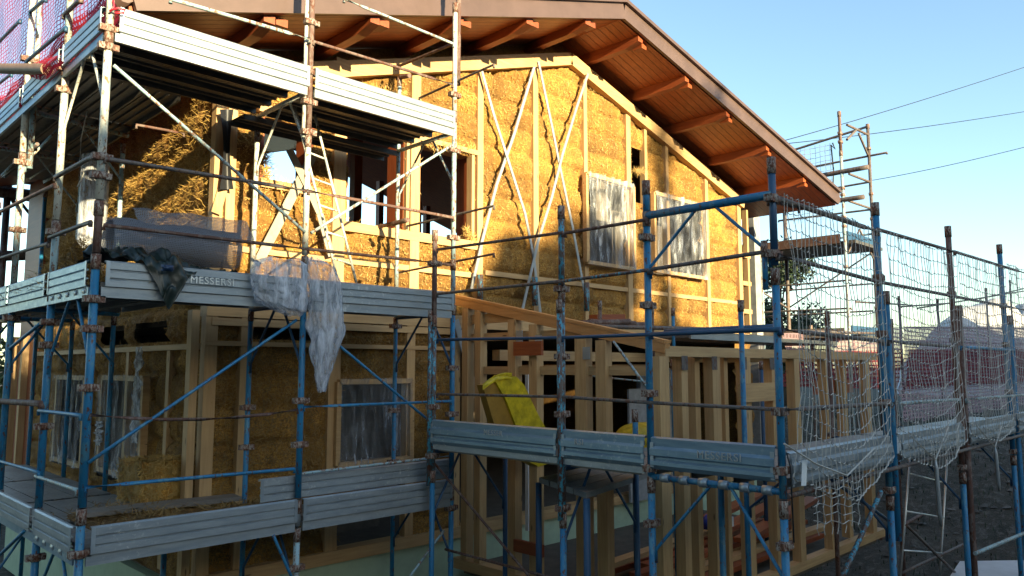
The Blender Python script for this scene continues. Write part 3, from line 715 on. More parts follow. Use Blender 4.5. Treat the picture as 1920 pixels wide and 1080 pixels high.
for z in (1.98, 4.0, 6.06):
    frame(cs, (X0, Y0), (X0, 7.6), z, 'white' if z > 5 else 'blue'); frame(cs, (X1, Y0), (X1, Y1), z, 'white' if z > 5 else 'navy'); frame(cs, (X2, Y0), (X2, Y1), z, 'pale' if z > 5 else 'navy')
    frame(cs, (X0, 9.0), (2.95, 9.2), z, 'pale' if z > 5 else 'blue'); frame(cs, (X0, 10.8), (2.95, 10.9), z, 'pale' if z > 5 else 'blue')
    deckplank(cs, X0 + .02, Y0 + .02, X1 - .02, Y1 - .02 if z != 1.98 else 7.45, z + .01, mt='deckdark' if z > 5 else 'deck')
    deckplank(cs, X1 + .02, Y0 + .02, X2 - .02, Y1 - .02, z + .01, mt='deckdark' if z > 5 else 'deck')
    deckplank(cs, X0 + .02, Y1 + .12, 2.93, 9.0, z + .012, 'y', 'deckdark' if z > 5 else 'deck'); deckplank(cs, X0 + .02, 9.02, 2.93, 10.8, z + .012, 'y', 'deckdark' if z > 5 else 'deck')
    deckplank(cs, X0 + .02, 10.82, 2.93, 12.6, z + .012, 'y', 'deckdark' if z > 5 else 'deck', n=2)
    f_, s_ = ((0, -1, 0), (-1, 0, 0)); zz = z + .03
    to = toe(cs, (X0 + .06, Y0 - .035), (X1 - .03, Y0 - .035), zz, f_, 'toe')
    if abs(z - 4) < .1: lettering(to, 'MESSERSI', at(398, 528, Y=Y0 - .055), (1, 0, 0), .085, f_, 'alu')
    toe(cs, (X1 + .03, Y0 - .035), (X2 - .03, Y0 - .035), zz, f_, 'toe')
    for ya, yb in ((Y0 + .05, 7.55), (7.65, 8.95), (9.05, 10.75)): toe(cs, (X0 - .035, ya), (X0 - .035, yb), zz, s_, 'toe_shade' if z > 3 else 'toe')
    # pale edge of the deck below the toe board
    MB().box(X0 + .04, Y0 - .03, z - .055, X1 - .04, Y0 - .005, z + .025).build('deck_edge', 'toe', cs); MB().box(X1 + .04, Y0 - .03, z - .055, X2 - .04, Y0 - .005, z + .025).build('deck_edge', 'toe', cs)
    MB().box(X0 - .03, Y0 + .05, z - .05, X0 - .005, 10.7, z + .025).build('deck_edge', 'toe_shade', cs)
# inner extra plank (upper level, slightly lower near P1-P2)
deckplank(cs, X1 - .2, Y1 - .05, X2 + .0, Y1 + .28, 5.98, mt='deckdark', n=1)
# upended plank on the lower deck
a, b_ = at(486, 893, Y=6.52), at(842, 853, Y=6.52)
MB().beam(V((a.x, 6.52, 2.40)), V((b_.x, 6.55, 2.40)), .035, .012).build('deck_plank', 'toe', cs)
toe(cs, (a.x, 6.50), (b_.x, 6.52), 2.21, (0, -1, 0), 'toe', TOE, 'deck_plank')
bar(cs, (X1, Y0 + .02, 2.43), (b_.x, 6.46, 2.45), .014, 'pale')
# rails front
PF = dict(Y=Y0 - .03)
def rail(root, p, q, mt='darkrail', r=.016, nm='guard_rail', sag=0, **k): return bar(root, at(*p, **k), at(*q, **k), r, mt, nm, sag=sag)
rail(cs, (320, -2), (580, 73), 'pale', .018, **PF); rail(cs, (588, 78), (848, 158), 'rust', .016, **PF)
rail(cs, (645, -2), (850, 82), 'pale', .016, **PF)
rail(cs, (197, 297), (578, 358), 'darkrail', .018, **PF); rail(cs, (578, 358), (850, 408), 'rust', .017, **PF)
rail(cs, (195, 422), (578, 467), 'rust', .016, **PF); rail(cs, (578, 467), (813, 492), 'rust', .016, **PF); rail(cs, (813, 492), (850, 498), 'rust', .016, **PF)
rail(cs, (168, 778), (558, 768), 'rust', .014, sag=.06, **PF); rail(cs, (570, 763), (846, 752), 'blue', .014, **PF)
rail(cs, (160, 914), (552, 879), 'blue', .015, **PF)
rail(cs, (213, 122), (572, 435), 'pale', .015, 'brace', **PF); rail(cs, (583, 437), (848, 272), 'pale', .015, 'brace', **PF)
rail(cs, (165, 868), (556, 600), 'blue', .014, 'brace', **PF); rail(cs, (630, 643), (812, 795), 'blue', .014, 'brace', **PF)
rail(cs, (512, 1003), (548, 1085), 'blue', .014, 'brace', **PF); rail(cs, (768, 1082), (832, 995), 'pale', .014, 'brace', **PF)
# end rails at P2, running toward the annex scaffold
PE = dict(X=X2 + .03)
rail(cs, (743, 126), (850, 82), 'rust', .018, **PE); rail(cs, (786, 184), (926, 121), 'darkrail', .014, **PE)
rail(cs, (763, 424), (926, 386), 'darkrail', .014, **PE); rail(cs, (743, 512), (926, 476), 'rust', .013, **PE)
rail(cs, (686, 430), (762, 414), 'rust', .026, 'short_tube', **PE)
bar(cs, at(750, 145, X=X2), at(768, 142, X=X2), .03, 'rust', 'short_tube', hook=False)
bar(cs, at(735, 420, Y=Y1 - .1), at(765, 412, Y=Y1 - .4), .03, 'rust', 'short_tube', hook=False)
# side rails
PS = dict(X=X0 - .03)
for p, q, mt, r in (((0, 397), (104, 346), 'rust', .018), ((104, 332), (180, 290), 'darkrail', .02), ((93, 445), (170, 416), 'darkrail', .018), ((0, 484), (91, 456), 'darkrail', .016),
                    ((0, 865), (73, 886), 'blue', .015), ((67, 893), (145, 919), 'pale', .016), ((73, 770), (152, 779), 'blue', .016), ((-20, 751), (78, 757), 'rust', .028),
                    ((-5, 82), (38, 38), 'navy', .018), ((57, 22), (86, -3), 'navy', .018), ((50, 115), (124, 52), 'navy', .018), ((120, 28), (152, -2), 'darkrail', .02), ((-5, 159), (22, 138), 'navy', .016)):
    bar(cs, at(*p, **PS), at(*q, **PS), r, mt)
rail(cs, (37, 305), (70, 270), 'bluechip', .02, 'brace', X=X0 + .1); rail(cs, (0, 1040), (48, 994), 'blue', .016, 'brace', **PS)
rail(cs, (8, 662), (78, 605), 'blue', .016, 'brace', X=X0)
bar(cs, at(256, 234, Y=Y1 + .1), at(345, 250, Y=Y1 + .1), .014, 'rust')
# plank and debris on lower deck
MB().beam(at(152, 963, Z=2.10), at(445, 932, Z=2.10), .25, .04).build('deck_plank', 'greyplank', cs)
# hooks of deck ends on the crossbars
for k in range(5):
    t = .12 + .19 * k
    for z in (1.98, 4.0): MB().tube([V((X0 - .005, Y0 + (7.6 - Y0) * t - .04, z)), V((X0 - .005, Y0 + (7.6 - Y0) * t + .04, z))], .034, 10).build('deck_hook', 'galv', cs)

# ---- annex scaffold
AX, AY0, AYa, AYb, AYc = 5.1, 2.47, 3.55, 4.47, 6.25
an = thing('annex_scaffold', 'blue frame scaffold wrapped in white netting around the timber annex', 'scaffold', (7.5, 3.5, 0))
standard(an, AX, AYc, ((0, 2.35, 'blue'), (2.36, 3.95, 'bluechip'), (3.8, 4.86, 'rust')), .028, (2.5, 3.0, 4.5)); standard(an, AX - .035, AYc + .02, ((2.2, 4.0, 'bluechip'),), .022)
standard(an, AX, AYb, ((0, 2.15, 'blue'), (2.1, 4.1, 'bluechip'), (4.11, 4.85, 'bluechip')), .028, (2.2, 3.0, 3.5, 4.1)); standard(an, AX - .045, AYb - .01, ((2.1, 4.0, 'bluechip'),), .024)
standard(an, AX, AYa, ((0, 2.55, 'blue'), (2.56, 4.66, 'blue'), (4.66, 4.92, 'blue')), .028, (2.62, 2.2, 3.2, 3.9, 4.45))
standard(an, AX, AY0, ((0, 2.5, 'blue'), (2.51, 4.1, 'blue'), (4.12, 4.9, 'navy')), .027, (2.2, 2.7, 3.1, 4.2, 4.6)); standard(an, AX - .03, AY0 + .06, ((3.95, 4.3, 'blue'),), .02)
for x, ztp in ((7.1, 4.88), (9.25, 4.95), (11.45, 5.0)):
    mt = 'rust' if x == 9.25 else 'blue'
    standard(an, x, AY0, ((0, 2.3, 'blue'), (2.31, ztp, mt)), .03, (2.35, 3.1, 3.7, 4.2)); standard(an, x + .14 + (x - 7) * .04, AY0, ((0 if x > 8 else 1.9, 4.09, mt),), .032)
    standard(an, x + .15, 3.9, ((0, 4.1, 'blue' if x < 9 else 'rust'),), .027, (2.6,))
    frame(an, (x, AY0), (x + .15, 3.9), 2.56, 'navy')
standard(an, 13.9, AY0, ((0, 5, 'blue'),), .03)
standard(an, 6.17, AYb, ((0, 2.55, 'navy'), (2.55, 3.0, 'blue')), .027, (2.45,)); standard(an, 6.15, AYc, ((0, 2.6, 'navy'),), .027); standard(an, 6.15, AYa, ((0, 2.6, 'blue'),), .027)
standard(an, 7.66, 5.0, ((.8, 3.5, 'blue'),), .026); standard(an, 10.4, 5.3, ((0.5, 3.5, 'navy'),), .028)
frame(an, (AX, AY0), (AX, AYa), 4.63, 'blue', drop=.42, r=.032, fa=.42, fb=.58); frame(an, (AX, AY0), (AX, AYa), 2.555, 'blue', drop=.55)
frame(an, (AX, AYb), (6.17, AYb), 2.54, 'navy', drop=.6); frame(an, (AX, AYc), (6.15, AYc), 2.54, 'navy', drop=.6)
deckplank(an, AX + .03, AYa + .1, 6.12, AYb - .03, 2.55, 'y'); deckplank(an, AX + .03, AYb + .02, 6.12, AYc - .02, 2.55, 'y')
deckplank(an, AX + .03, AY0 + .03, 7.1, AYa, 2.57, 'x'); deckplank(an, 7.12, AY0 + .03, 9.25, AYa, 2.57, 'x'); deckplank(an, 9.27, AY0 + .03, 11.45, AYa, 2.57, 'x'); deckplank(an, 11.47, AY0 + .03, 13.9, AYa, 2.57, 'x')
sN, fN = (-1, 0, 0), (0, -1, 0)
t1 = toe(an, (AX - .035, AYb + .03), (AX - .035, AYc - .03), 2.63, sN, 'toe_shade', TOE2); t2 = toe(an, (AX - .035, AYa + .03), (AX - .035, AYb - .03), 2.63, sN, 'toe_shade', TOE2)
t3 = toe(an, (AX - .035, AY0 + .03), (AX - .035, AYa - .03), 2.625, sN, 'toe_shade', TOE2)
lettering(t1, 'MESSER', at(925, 812, X=AX - .06), (0, -1, 0), .07, sN); lettering(t2, 'RSI', at(1086, 829, X=AX - .06), (0, -1, 0), .07, sN); lettering(t3, 'MESSERSI', at(1348, 856, X=AX - .06), (0, -1, 0), .08, sN)
MB().box(AX - .03, AYa + .04, 2.575, AX - .005, AYc - .04, 2.64).build('deck_edge', 'toe', an)
for xa, xb in ((AX + .04, 7.06), (7.3, 9.2), (9.45, 11.4), (11.6, 13.8)): toe(an, (xa, AY0 - .035), (xb, AY0 - .035), 2.58, fN, 'toe', TOE2)
bar(an, (AX, AY0 - .03, 2.53), (13.9, AY0 - .03, 2.53), .02, 'darkrail', 'ledger', hook=False)
PL = dict(X=AX - .03)
for p, q, mt, r in (((820, 468), (1055, 436), 'rust', .015), ((1060, 437), (1212, 412), 'rust', .015), ((820, 551), (1055, 527), 'darkrail', .015), ((1055, 527), (1216, 506), 'bluechip', .015), ((1222, 505), (1442, 471), 'darkrail', .016),
                    ((820, 637), (1055, 633), 'navy', .015), ((1055, 633), (1220, 627), 'navy', .015), ((1222, 627), (1462, 617), 'navy', .018), ((820, 739), (1055, 744), 'darkrail', .013), ((1055, 744), (1220, 755), 'darkrail', .014), ((1220, 755), (1460, 768), 'darkrail', .014)):
    bar(an, at(*p, **PL), at(*q, **PL), r, mt)
PF2 = dict(Y=AY0 - .03)
for p, q, mt, r in (((1458, 372), (1645, 434), 'darkrail', .022), ((1645, 430), (1790, 472), 'darkrail', .018), ((1790, 472), (1925, 513), 'darkrail', .018), ((1458, 478), (1645, 528), 'darkrail', .018), ((1645, 528), (1925, 582), 'darkrail', .017),
                    ((1465, 618), (1655, 640), 'darkrail', .018), ((1665, 640), (1790, 650), 'darkrail', .017), ((1800, 650), (1900, 657), 'blue', .016), ((1465, 769), (1660, 757), 'darkrail', .018), ((1670, 757), (1800, 749), 'pale', .016), ((1812, 749), (1925, 740), 'pale', .015)):
    bar(an, at(*p, **PF2), at(*q, **PF2), r, mt)
for k in range(6):
    t = .1 + .155 * k; MB().tube([V((AX - .005, AY0 + (AYa - AY0) * t - .035, 2.555)), V((AX - .005, AY0 + (AYa - AY0) * t + .035, 2.555))], .034, 10).build('deck_hook', 'galv', an)
rail(an, (813, 867), (1000, 1090), 'rust', .013, 'brace', X=AX + .1); rail(an, (835, 1030), (1040, 1085), 'rust', .014, 'brace', X=AX + .3)
rail(an, (1652, 922), (1578, 1085), 'bluechip', .02, 'brace', Y=AY0 - .03); rail(an, (1700, 985), (1802, 1085), 'darkrail', .018, 'brace', Y=3.2)
rail(an, (1828, 1038), (1925, 998), 'pale', .022, 'brace', Y=AY0 - .03); rail(an, (1690, 1075), (1830, 1010), 'darkrail', .02, 'brace', Y=3.6)
rail(an, (1560, 900), (1665, 975), 'navy', .018, 'brace', Y=3.0); rail(an, (1060, 700), (1250, 720), 'pale', .012, 'brace', X=8.4)
rail(an, (1150, 640), (1212, 725), 'pale', .014, 'brace', X=6.4)
bar(an, at(1440, 376, X=AX - .02), at(1440, 376, X=AX - .02) + V((.5, 0, .02)), .012, 'rust')
standard(an, 12.15, AY0 - .05, ((1.0, 2.9, 'rust'),), .02)

# ---- scaffold along the right side of the house
TX, TY = 16.9, 6.55
ts = thing('side_scaffold', 'tall slim galvanised scaffold tower rising behind the right eave of the house', 'scaffold', (17.6, 9, 0))
xo = at(1630, 300, Y=TY).x
yb = at(1428, 500, X=TX).y; yc = at(1475, 500, X=xo).y
standard(ts, TX, TY, ((0, 8.2, 'pale'), (8.21, 9.1, 'rust')), .035, (8.4, 8.6, 7.35, 7.2, 6.7, 6.5, 5.6)); standard(ts, xo, TY, ((0, 9.2, 'darkrail'),), .038, (8.6, 7.5, 6.9, 4.8))  # rusty top length stands in for the sunlit orange tip
standard(ts, TX, yb, ((0, 6.3, 'pale'),), .034); standard(ts, xo, yc, ((0, 8.2, 'darkrail'),), .05)
TI, TO = dict(X=TX), dict(X=xo)
for p, q, r, k, mt in (((1470, 287), (1628, 237), .03, TO, 'darkrail'), ((1508, 316), (1663, 286), .026, TO, 'darkrail'), ((1552, 355), (1632, 341), .025, TO, 'darkrail'), ((1460, 414), (1632, 393), .025, TO, 'darkrail'),
                    ((1480, 458), (1640, 438), .025, TO, 'pale'), ((1415, 540), (1596, 525), .02, TI, 'darkrail'), ((1420, 549), (1636, 532), .02, TO, 'darkrail'), ((1415, 586), (1596, 578), .02, TI, 'darkrail'), ((1420, 594), (1636, 583), .02, TO, 'darkrail')):
    bar(ts, at(*p, **k), at(*q, **k), r, mt)
for p, q, k in (((1541, 329), (1628, 313), TI), ((1545, 380), (1620, 369), TI)): bar(ts, at(*p, **k), at(*q, **k), .055, 'darkrail', 'short_tube', hook=False)
for p, q in (((1588, 234), (1628, 253)), ((1592, 326), (1630, 341)), ((1592, 377), (1630, 390)), ((1610, 250), (1628, 292)), ((1588, 262), (1605, 244))):
    bar(ts, at(*p, Y=TY), at(*q, Y=TY), .028, 'darkrail', 'crossbar', hook=False)
bar(ts, at(1478, 578, **TO), at(1640, 470, **TO), .02, 'darkrail', 'brace'); bar(ts, at(1590, 475, Y=TY), at(1612, 430, Y=TY), .02, 'darkrail', 'brace'); bar(ts, at(1612, 430, Y=TY), at(1640, 490, Y=TY), .02, 'darkrail', 'brace')
bar(ts, at(1410, 536, X=TX), at(1478, 578, X=xo), .02, 'darkrail', 'brace')
for z, mt in ((6.12, 'stainy'), (4.05, 'greyplank')):
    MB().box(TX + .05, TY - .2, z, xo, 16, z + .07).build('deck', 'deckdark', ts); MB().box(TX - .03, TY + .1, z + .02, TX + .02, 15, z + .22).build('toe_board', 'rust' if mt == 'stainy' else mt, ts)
    MB().box(TX, TY - .06, z + .02, xo, TY - .02, z + .27).build('toe_board', 'navy', ts)
# thin white net hung on it
mb = MB(); A = at(1478, 285, **TO); B = at(1560, 262, **TO)
mb.grid(lambda u, v_: (xo - .05 + .05 * nz(u * 4, v_ * 4), A.y + (B.y - A.y) * u, A.z - 1.9 * v_ + .02 * nz(u * 5, v_)), 12, 12)
tag(mb.build('small_safety_net', 'whitenet'), 'faint white net hanging from the top rail beside the right eave tip', 'net')
p = at(1560, 310, **TO)
MB().tube([at(1561, 268, **TO), at(1566, 280, **TO), at(1558, 272, **TO), at(1563, 320, **TO), at(1561, 370, **TO)], .018, 6).build('rope', 'cable', ts)

# ---- rear left scaffold
rs = thing('rear_scaffold', 'dark tube scaffold far behind the left side of the house', 'scaffold', (2, 20, 0))
for px, yv_ in ((8, 17), (75, 17), (58, 17), (-10, 19), (100, 15.5), (87, 15)):
    p = at(px, 450, Y=yv_); standard(rs, p.x, p.y, ((0, 6.9, 'darkrail'),), .06)
for p, q, r in (((-10, 358), (80, 370), .12), ((-5, 335), (75, 345), .04), ((-10, 480), (80, 478), .10), ((-10, 600), (110, 600), .06), ((35, 375), (55, 400), .03), ((5, 345), (30, 385), .04), ((100, 345), (92, 480), .06), ((108, 345), (100, 480), .05)):
    bar(rs, at(*p, Y=17), at(*q, Y=17), r, 'darkrail', 'ledger', hook=False)
MB().box(-3, 16, 3.95, 3.0, 18, 4.1).build('deck', 'deckdark', rs)

# ---- far site scaffold at right
fs = thing('far_scaffold', 'distant dark scaffold behind the white nets with pink debris sheeting on its rails', 'scaffold', (24, 7.6, 0))
for px, pt in ((1685, 555), (1757, 560), (1848, 540), (1893, 525), (1600, 620), (1520, 610)):
    p = at(px, pt, Y=7.6); standard(fs, p.x, p.y, ((0, p.z, 'darkrail'),), .035)
for p, q in (((1605, 566), (1710, 572)), ((1690, 575), (1790, 568)), ((1720, 578), (1925, 545)), ((1700, 614), (1925, 616)), ((1690, 640), (1925, 645)), ((1690, 720), (1925, 718)), ((1480, 690), (1690, 690)), ((1838, 560), (1925, 540))):
    bar(fs, at(*p, Y=7.6), at(*q, Y=7.6), .025, 'darkrail')
def sheet(name, label, mat, p0, p1, p2, p3, Y, amp=.06, cat='netting'):
    def fn(u, v_):
        a = V((p0[0], p0[1], 0)).lerp(V((p1[0], p1[1], 0)), u); c_ = V((p3[0], p3[1], 0)).lerp(V((p2[0], p2[1], 0)), u); q = a.lerp(c_, v_)
        r_ = at(q.x, q.y, Y=Y); r_.y += amp * nz(r_.x * 1.5, r_.z * 2) * 3; return r_
    return tag(MB().grid(fn, 40, 16).build(name, mat), label, cat)
sheet('debris_netting', 'faded pink debris netting hung on the far right scaffold', 'pinknetx', (1692, 612), (1935, 612), (1935, 830), (1692, 800), 7.45)
sheet('debris_netting', 'dark red debris netting folded double low on the far scaffold', 'rednetx', (1700, 655), (1935, 655), (1935, 715), (1700, 730), 7.3)
sheet('debris_netting', 'red debris netting seen behind the right end of the timber annex', 'rednetx', (1470, 662), (1690, 655), (1690, 730), (1470, 725), 7.5)
sheet('debris_netting', 'sunlit reddish netting strip just above the annex top plate', 'pinknetx', (1470, 625), (1690, 612), (1690, 655), (1470, 662), 7.55)
# gable-level walkway beside the house behind the annex
wk = thing('gable_walkway', 'grey plank and pipe walkway resting at first floor level behind the annex', 'walkway', (11.5, 7, 3.8))
MB().box(10.1, 6.3, 3.86, 15.6, 7.3, 3.93).build('deck', 'deck', wk)
MB().box(10.1, 6.26, 3.84, 13.0, 6.295, 3.96).build('deck_edge', 'toe', wk)
bar(wk, at(1245, 622, Y=5.9), at(1460, 612, Y=4.6), .035, 'navy', 'ledger', hook=False); bar(wk, at(1120, 612, Y=6.2), at(1640, 625, Y=6.2), .03, 'darkrail', 'ledger', hook=False)
for i, (a, b_) in enumerate((((1090, 606), (1180, 603)), ((1105, 603), (1190, 607)), ((1130, 610), (1215, 609)))):
    tag(MB().tube([at(*a, Y=6.3 + .05 * i), at(*b_, Y=6.3 + .05 * i)], .04, 8).build('scaffold_tube', 'rust'), ['rusty tube at the left end of the small pile behind the annex rake', 'rusty tube lying over the middle of the small pile behind the annex rake', 'rusty tube lowest and rightmost in the small pile behind the annex rake'][i], 'tube', 'loose tubes piled behind the annex rake')
tag(MB().beam(at(1112, 597, Y=6.6), at(1165, 596, Y=6.6), .14, .1).build('timber_offcut', 'stainx'), 'short orange timber offcut lying on the rusty tubes behind the annex rake', 'timber')
for px in (1125, 1223, 1262): standard(wk, at(px, 600, Y=6.4).x, 6.4, ((3.4, 4.3, 'rust' if px < 1250 else 'blue'),), .025)
mb = MB(); x = at(1415, 560, Y=8.6).x
tag(mb.box(x - .12, 8.5, 0, x + .16, 8.8, 7.2).build('downpipe_duct', 'conc'), 'square grey duct standing at the right corner of the house', 'duct')
tag(MB().box(12.9, 9.2, 0, 14.6, 9.3, 3.4).build('grey_panel', 'conc'), 'grey board upright behind the annex studs', 'board')

# ------------------------------------------------------------------ nets
def cordnet(name, label, xa, xb, ztop, zbot, yk, seed, group='white safety nets on the annex scaffold', cell=.078, rowh=.112, sag=.25, tail=True, skew=0):
    mb = MB(); nu = int((xb - xa) / cell); nv = int((ztop(0) - zbot) / rowh)
    def P(i, j):
        u = i / nu; v_ = j / nv; zt_ = ztop(u)
        lo = zbot - sag * (1 - abs(2 * u - 1) ** 1.25)
        k = 1 + .25 * math.sin(v_ * 3 + seed)
        x = xa + (xb - xa) * u + .028 * nz(i * .6, j * .7, seed) + .03 * nz(i * .15, j * .2, seed + 5)
        z = zt_ + (lo - zt_) * v_ + .022 * nz(i * .9, j * .5, seed + 9) - .04 * math.sin(math.pi * u) * math.sin(v_ * math.pi * .9)
        y = yk - .06 - .05 * math.sin(math.pi * u) * v_ ** 2 + .035 * nz(i * .3, j * .3, seed + 2)
        x += skew * math.exp(-u * 9) * math.sin(v_ * 3.14) * .25
        return V((x, y, z))
    for i in range(nu + 1):
        pts = []
        for j in range(nv + 1):
            p = P(i, j); pts.append(p)
            if j < nv: q = (p + P(i, j + 1)) / 2; q.x += .012 * nz(i * 2, j * 2, seed); pts.append(q)
        mb.tube(pts, .0033, 3, False)
    for j in range(nv + 1):
        pts = []
        for i in range(nu + 1):
            p = P(i, j); pts.append(p)
            if i < nu: q = (p + P(i + 1, j)) / 2; q.z -= .014 + .008 * nz(i * 2, j * 2, seed + 1); pts.append(q)
        mb.tube(pts,   .0036 if j < nv else .0065, 3, False)
    o = mb.build(name, 'netcord'); tag(o, label, 'net', group); return o, P(nu // 2, nv)
zr = lambda xa, xb: (lambda u: 4.63)
cordnet('safety_net', 'white rope safety net nearest the camera, over the right end of the annex', AX + .06, 7.05, lambda u: 4.64 - .03 * u, 2.66, AY0, 1, skew=.6, sag=.24)
NETS = []
NETS.append(cordnet('safety_net', 'white rope safety net over the far pink netting between the thick blue and rusty poles', 7.2, 9.22, lambda u: 4.62, 2.66, AY0, 2, sag=.2)[0])
NETS.append(cordnet('safety_net', 'white rope safety net between the rusty pole and the rightmost blue pole', 9.35, 11.4, lambda u: 4.68, 2.7, AY0, 3, sag=.12)[0])
for o in NETS: o['_o'] = tuple(o.location)
cordnet('safety_net', 'white rope safety net cut off by the right edge of the picture', 11.5, 13.8, lambda u: 4.75, 2.75, AY0, 4, sag=.12)
# bunched net piece hanging under the first bay
mb = MB()
for i in range(7):
    a = at(1530 + i * 13, 900, Y=AY0 - .14); pts = []
    for j in range(9): pts.append(a + V((.05 * nz(i, j * .8, 30), .04 * nz(i, j, 40), -.047 * j)))
    mb.tube(pts, .0035, 3, False)
for j in range(5):
    mb.tube([at(1526 + i * 11, 915 + j * 16 + 4 * math.sin(i * 2.1 + j), Y=AY0 - .14 + .02 * math.sin(i)) for i in range(9)], .0035, 3, False)
mb.tube([at(1470, 832, Y=AY0 - .09), at(1530, 870, Y=AY0 - .16), at(1588, 892, Y=AY0 - .2), at(1640, 840, Y=AY0 - .15)], .007, 4)
tag(mb.build('net_tail', 'netcord'), 'frayed tail of white net dangling below the nearest toe board', 'net')
for px, py, ln, lb in ((1754, 862, 1.0, 'longer grey tie strap hanging from a net point beside the aluminium ladder'), (1866, 838, .8, 'shorter grey tie strap hanging from the net near the rightmost poles')):
    a = at(px, py, Y=AY0 - .12); mb = MB(); mb.tube([a, a + V((.01, 0, -.08)), a + V((.03, 0, -ln * .5)), a + V((.06, 0, -ln * .62))], [.006, .02, .022, .012], 6)
    tag(mb.build('tie_strap', 'strap'), lb, 'strap')
    mb = MB(); mb.tube([a + V((-.55, .03, .25)), a, a + V((.55, .03, .27))], .007, 4); mb.build('border_cord', 'netcord', NETS[0 if 'ladder' in lb else 1])
a = at(1508, 862, Y=AY0 - .1)
def fn(u, v_): return a + V((-.03 + .06 * u + .035 * v_ * -1, -.02 * math.sin(u * 3), -.17 * v_))
tag(MB().grid(fn, 3, 6).build('paper_tag', 'label'), 'white inspection tag hanging on the first net bay', 'tag')
mb = MB(); a = at(1475, 850, Y=AY0 - .05); mb.tube([a, a + V((.05, 0, -.1)), a + V((.06, 0, -.6))], .006, 6); tag(mb.build('hanging_cable', 'cable'), 'black cable hanging down beside the annex corner pole', 'cable')

# upper left debris netting (pink) on the side scaffold
def ynet(name, label, mat, ya, yb, za, zb, x, amp):
    def fn(u, v_):
        y = ya + (yb - ya) * u; z = za + (zb - za) * v_
        return (x + amp * nz(y * 2, z * 3, 3), y, z + .04 * nz(y * 2, z))
    return tag(MB().grid(fn, 60, 20).build(name, mat), label, 'netting')
ynet('debris_netting', 'pale pink translucent debris netting behind the upper left poles', 'pinknety', Y0 + .1, 13, 6.5, 9.8, X0 + .09, .05)
ynet('debris_netting', 'bright red debris netting bunched along the top left toe board', 'rednety', Y0 + .1, 13, 6.12, 6.62, X0 + .07, .10)
def fn(u, v_):
    p = at(50 + 70 * u, 122 - 22 * u + (v_) * (16 + 22 * math.sin(u * 3.1)), X=X0 - .12); p.x -= .05 * math.sin(v_ * 3.14); return p
tag(MB().grid(fn, 20, 8).build('debris_netting', 'rednety'), 'small red netting fold sagging over the top left toe board', 'netting')
mb = MB(); mb.tube([at(205, 20, Y=Y0 - .06), at(222, 15, Y=Y0 - .1), at(235, 19, Y=Y0 - .1), at(232, 24, Y=Y0 - .1), at(215, 24, Y=Y0 - .08)], .008, 6)
mb.tube([at(212, 0, Y=Y0 - .05), at(214, 12, Y=Y0 - .06), at(206, 22, Y=Y0 - .06)], .008, 6)
tag(mb.build('red_cord', 'redcord'), 'looped red cord knotted at the top of the left corner pole', 'cord')

# hose at upper left
a, b_ = at(-40, 128, X=1.6), at(88, 130, X=1.75); mb = MB(); pts = []; rr = []
for k in range(120):
    t = k / 119; pts.append(a.lerp(b_, t)); rr.append(.048 + .006 * (k % 2))
mb.tube(pts, rr, 12); tag(mb.build('corrugated_hose', 'hose'), 'brown corrugated hose tied to the leftmost pole beneath the pink netting', 'hose')
# white pipe / roll on mid deck
a = at(170, 470, X=2.75); b_ = at(176, 296, X=2.75); mb = MB()
mb.grid(lambda u, v_: (a.x + .15 * math.cos(u * 6.283) * (1 + .05 * nz(u * 8, v_ * 5)), a.y + .15 * math.sin(u * 6.283), 4.08 + (b_.z - 4.08) * v_), 24, 10)
tag(mb.build('plastic_roll', 'film2'), 'upright roll of milky plastic standing on the middle deck by the corner', 'roll')
mb = MB(); mb.tube([at(165, 200, X=2.4), at(152, 260, X=2.4), at(150, 300, X=2.4), at(157, 325, X=2.4), at(145, 350, X=2.4)], .006, 5)
tag(mb.build('hanging_wire', 'label'), 'thin pale wire hanging beneath the top deck at left', 'wire')
# straw heap on mid deck left
def heap(name, label, cx, cy, z, sx, sy, h, cnt, mat='strand', kind=True):
    def pt():
        u, v_ = random.gauss(0, .45), random.gauss(0, .45); hh = h * math.exp(-(u * u + v_ * v_) * 1.6)
        return V((cx + u * sx, cy + v_ * sy, z + random.uniform(.3, 1) * hh)), V((1, 0, 0)), V((0, 1, 0)), V((0, 0, 1))
    mb = MB(); mb.grid(lambda a, c_: (cx + (a - .5) * 2 * sx * .9, cy + (c_ - .5) * 2 * sy * .9, z - .01 + h * .85 * math.exp(-(((a - .5) * 2) ** 2 + ((c_ - .5) * 2) ** 2) * 2.2) * (1 + .3 * nz(a * 9, c_ * 9))), 20, 20)
    o = mb.build(name, 'straw'); st = MB().strands(pt, cnt, .05, .18, tilt=.6); o['_o'] = tuple(o.location); s2 = st.build('straw_stalks', mat, o, kind='stuff'); o['kind'] = 'stuff'; o['label'] = label; o['category'] = 'straw'
    return o
heap('straw_heap', 'golden loose straw heaped on the middle deck above the left toe boards', 2.25, 8.3, 4.07, .38, 1.0, .62, 4200)
heap('straw_litter', 'loose straw scattered on the lower deck under the stacked bale', 2.7, 7.6, 2.06, .6, .7, .03, 900, 'strandd')
heap('straw_litter', 'loose straw scattered on the lower deck against the right hand gable stud', 4.0, 7.2, 2.06, .9, .25, .04, 900, 'strandd')

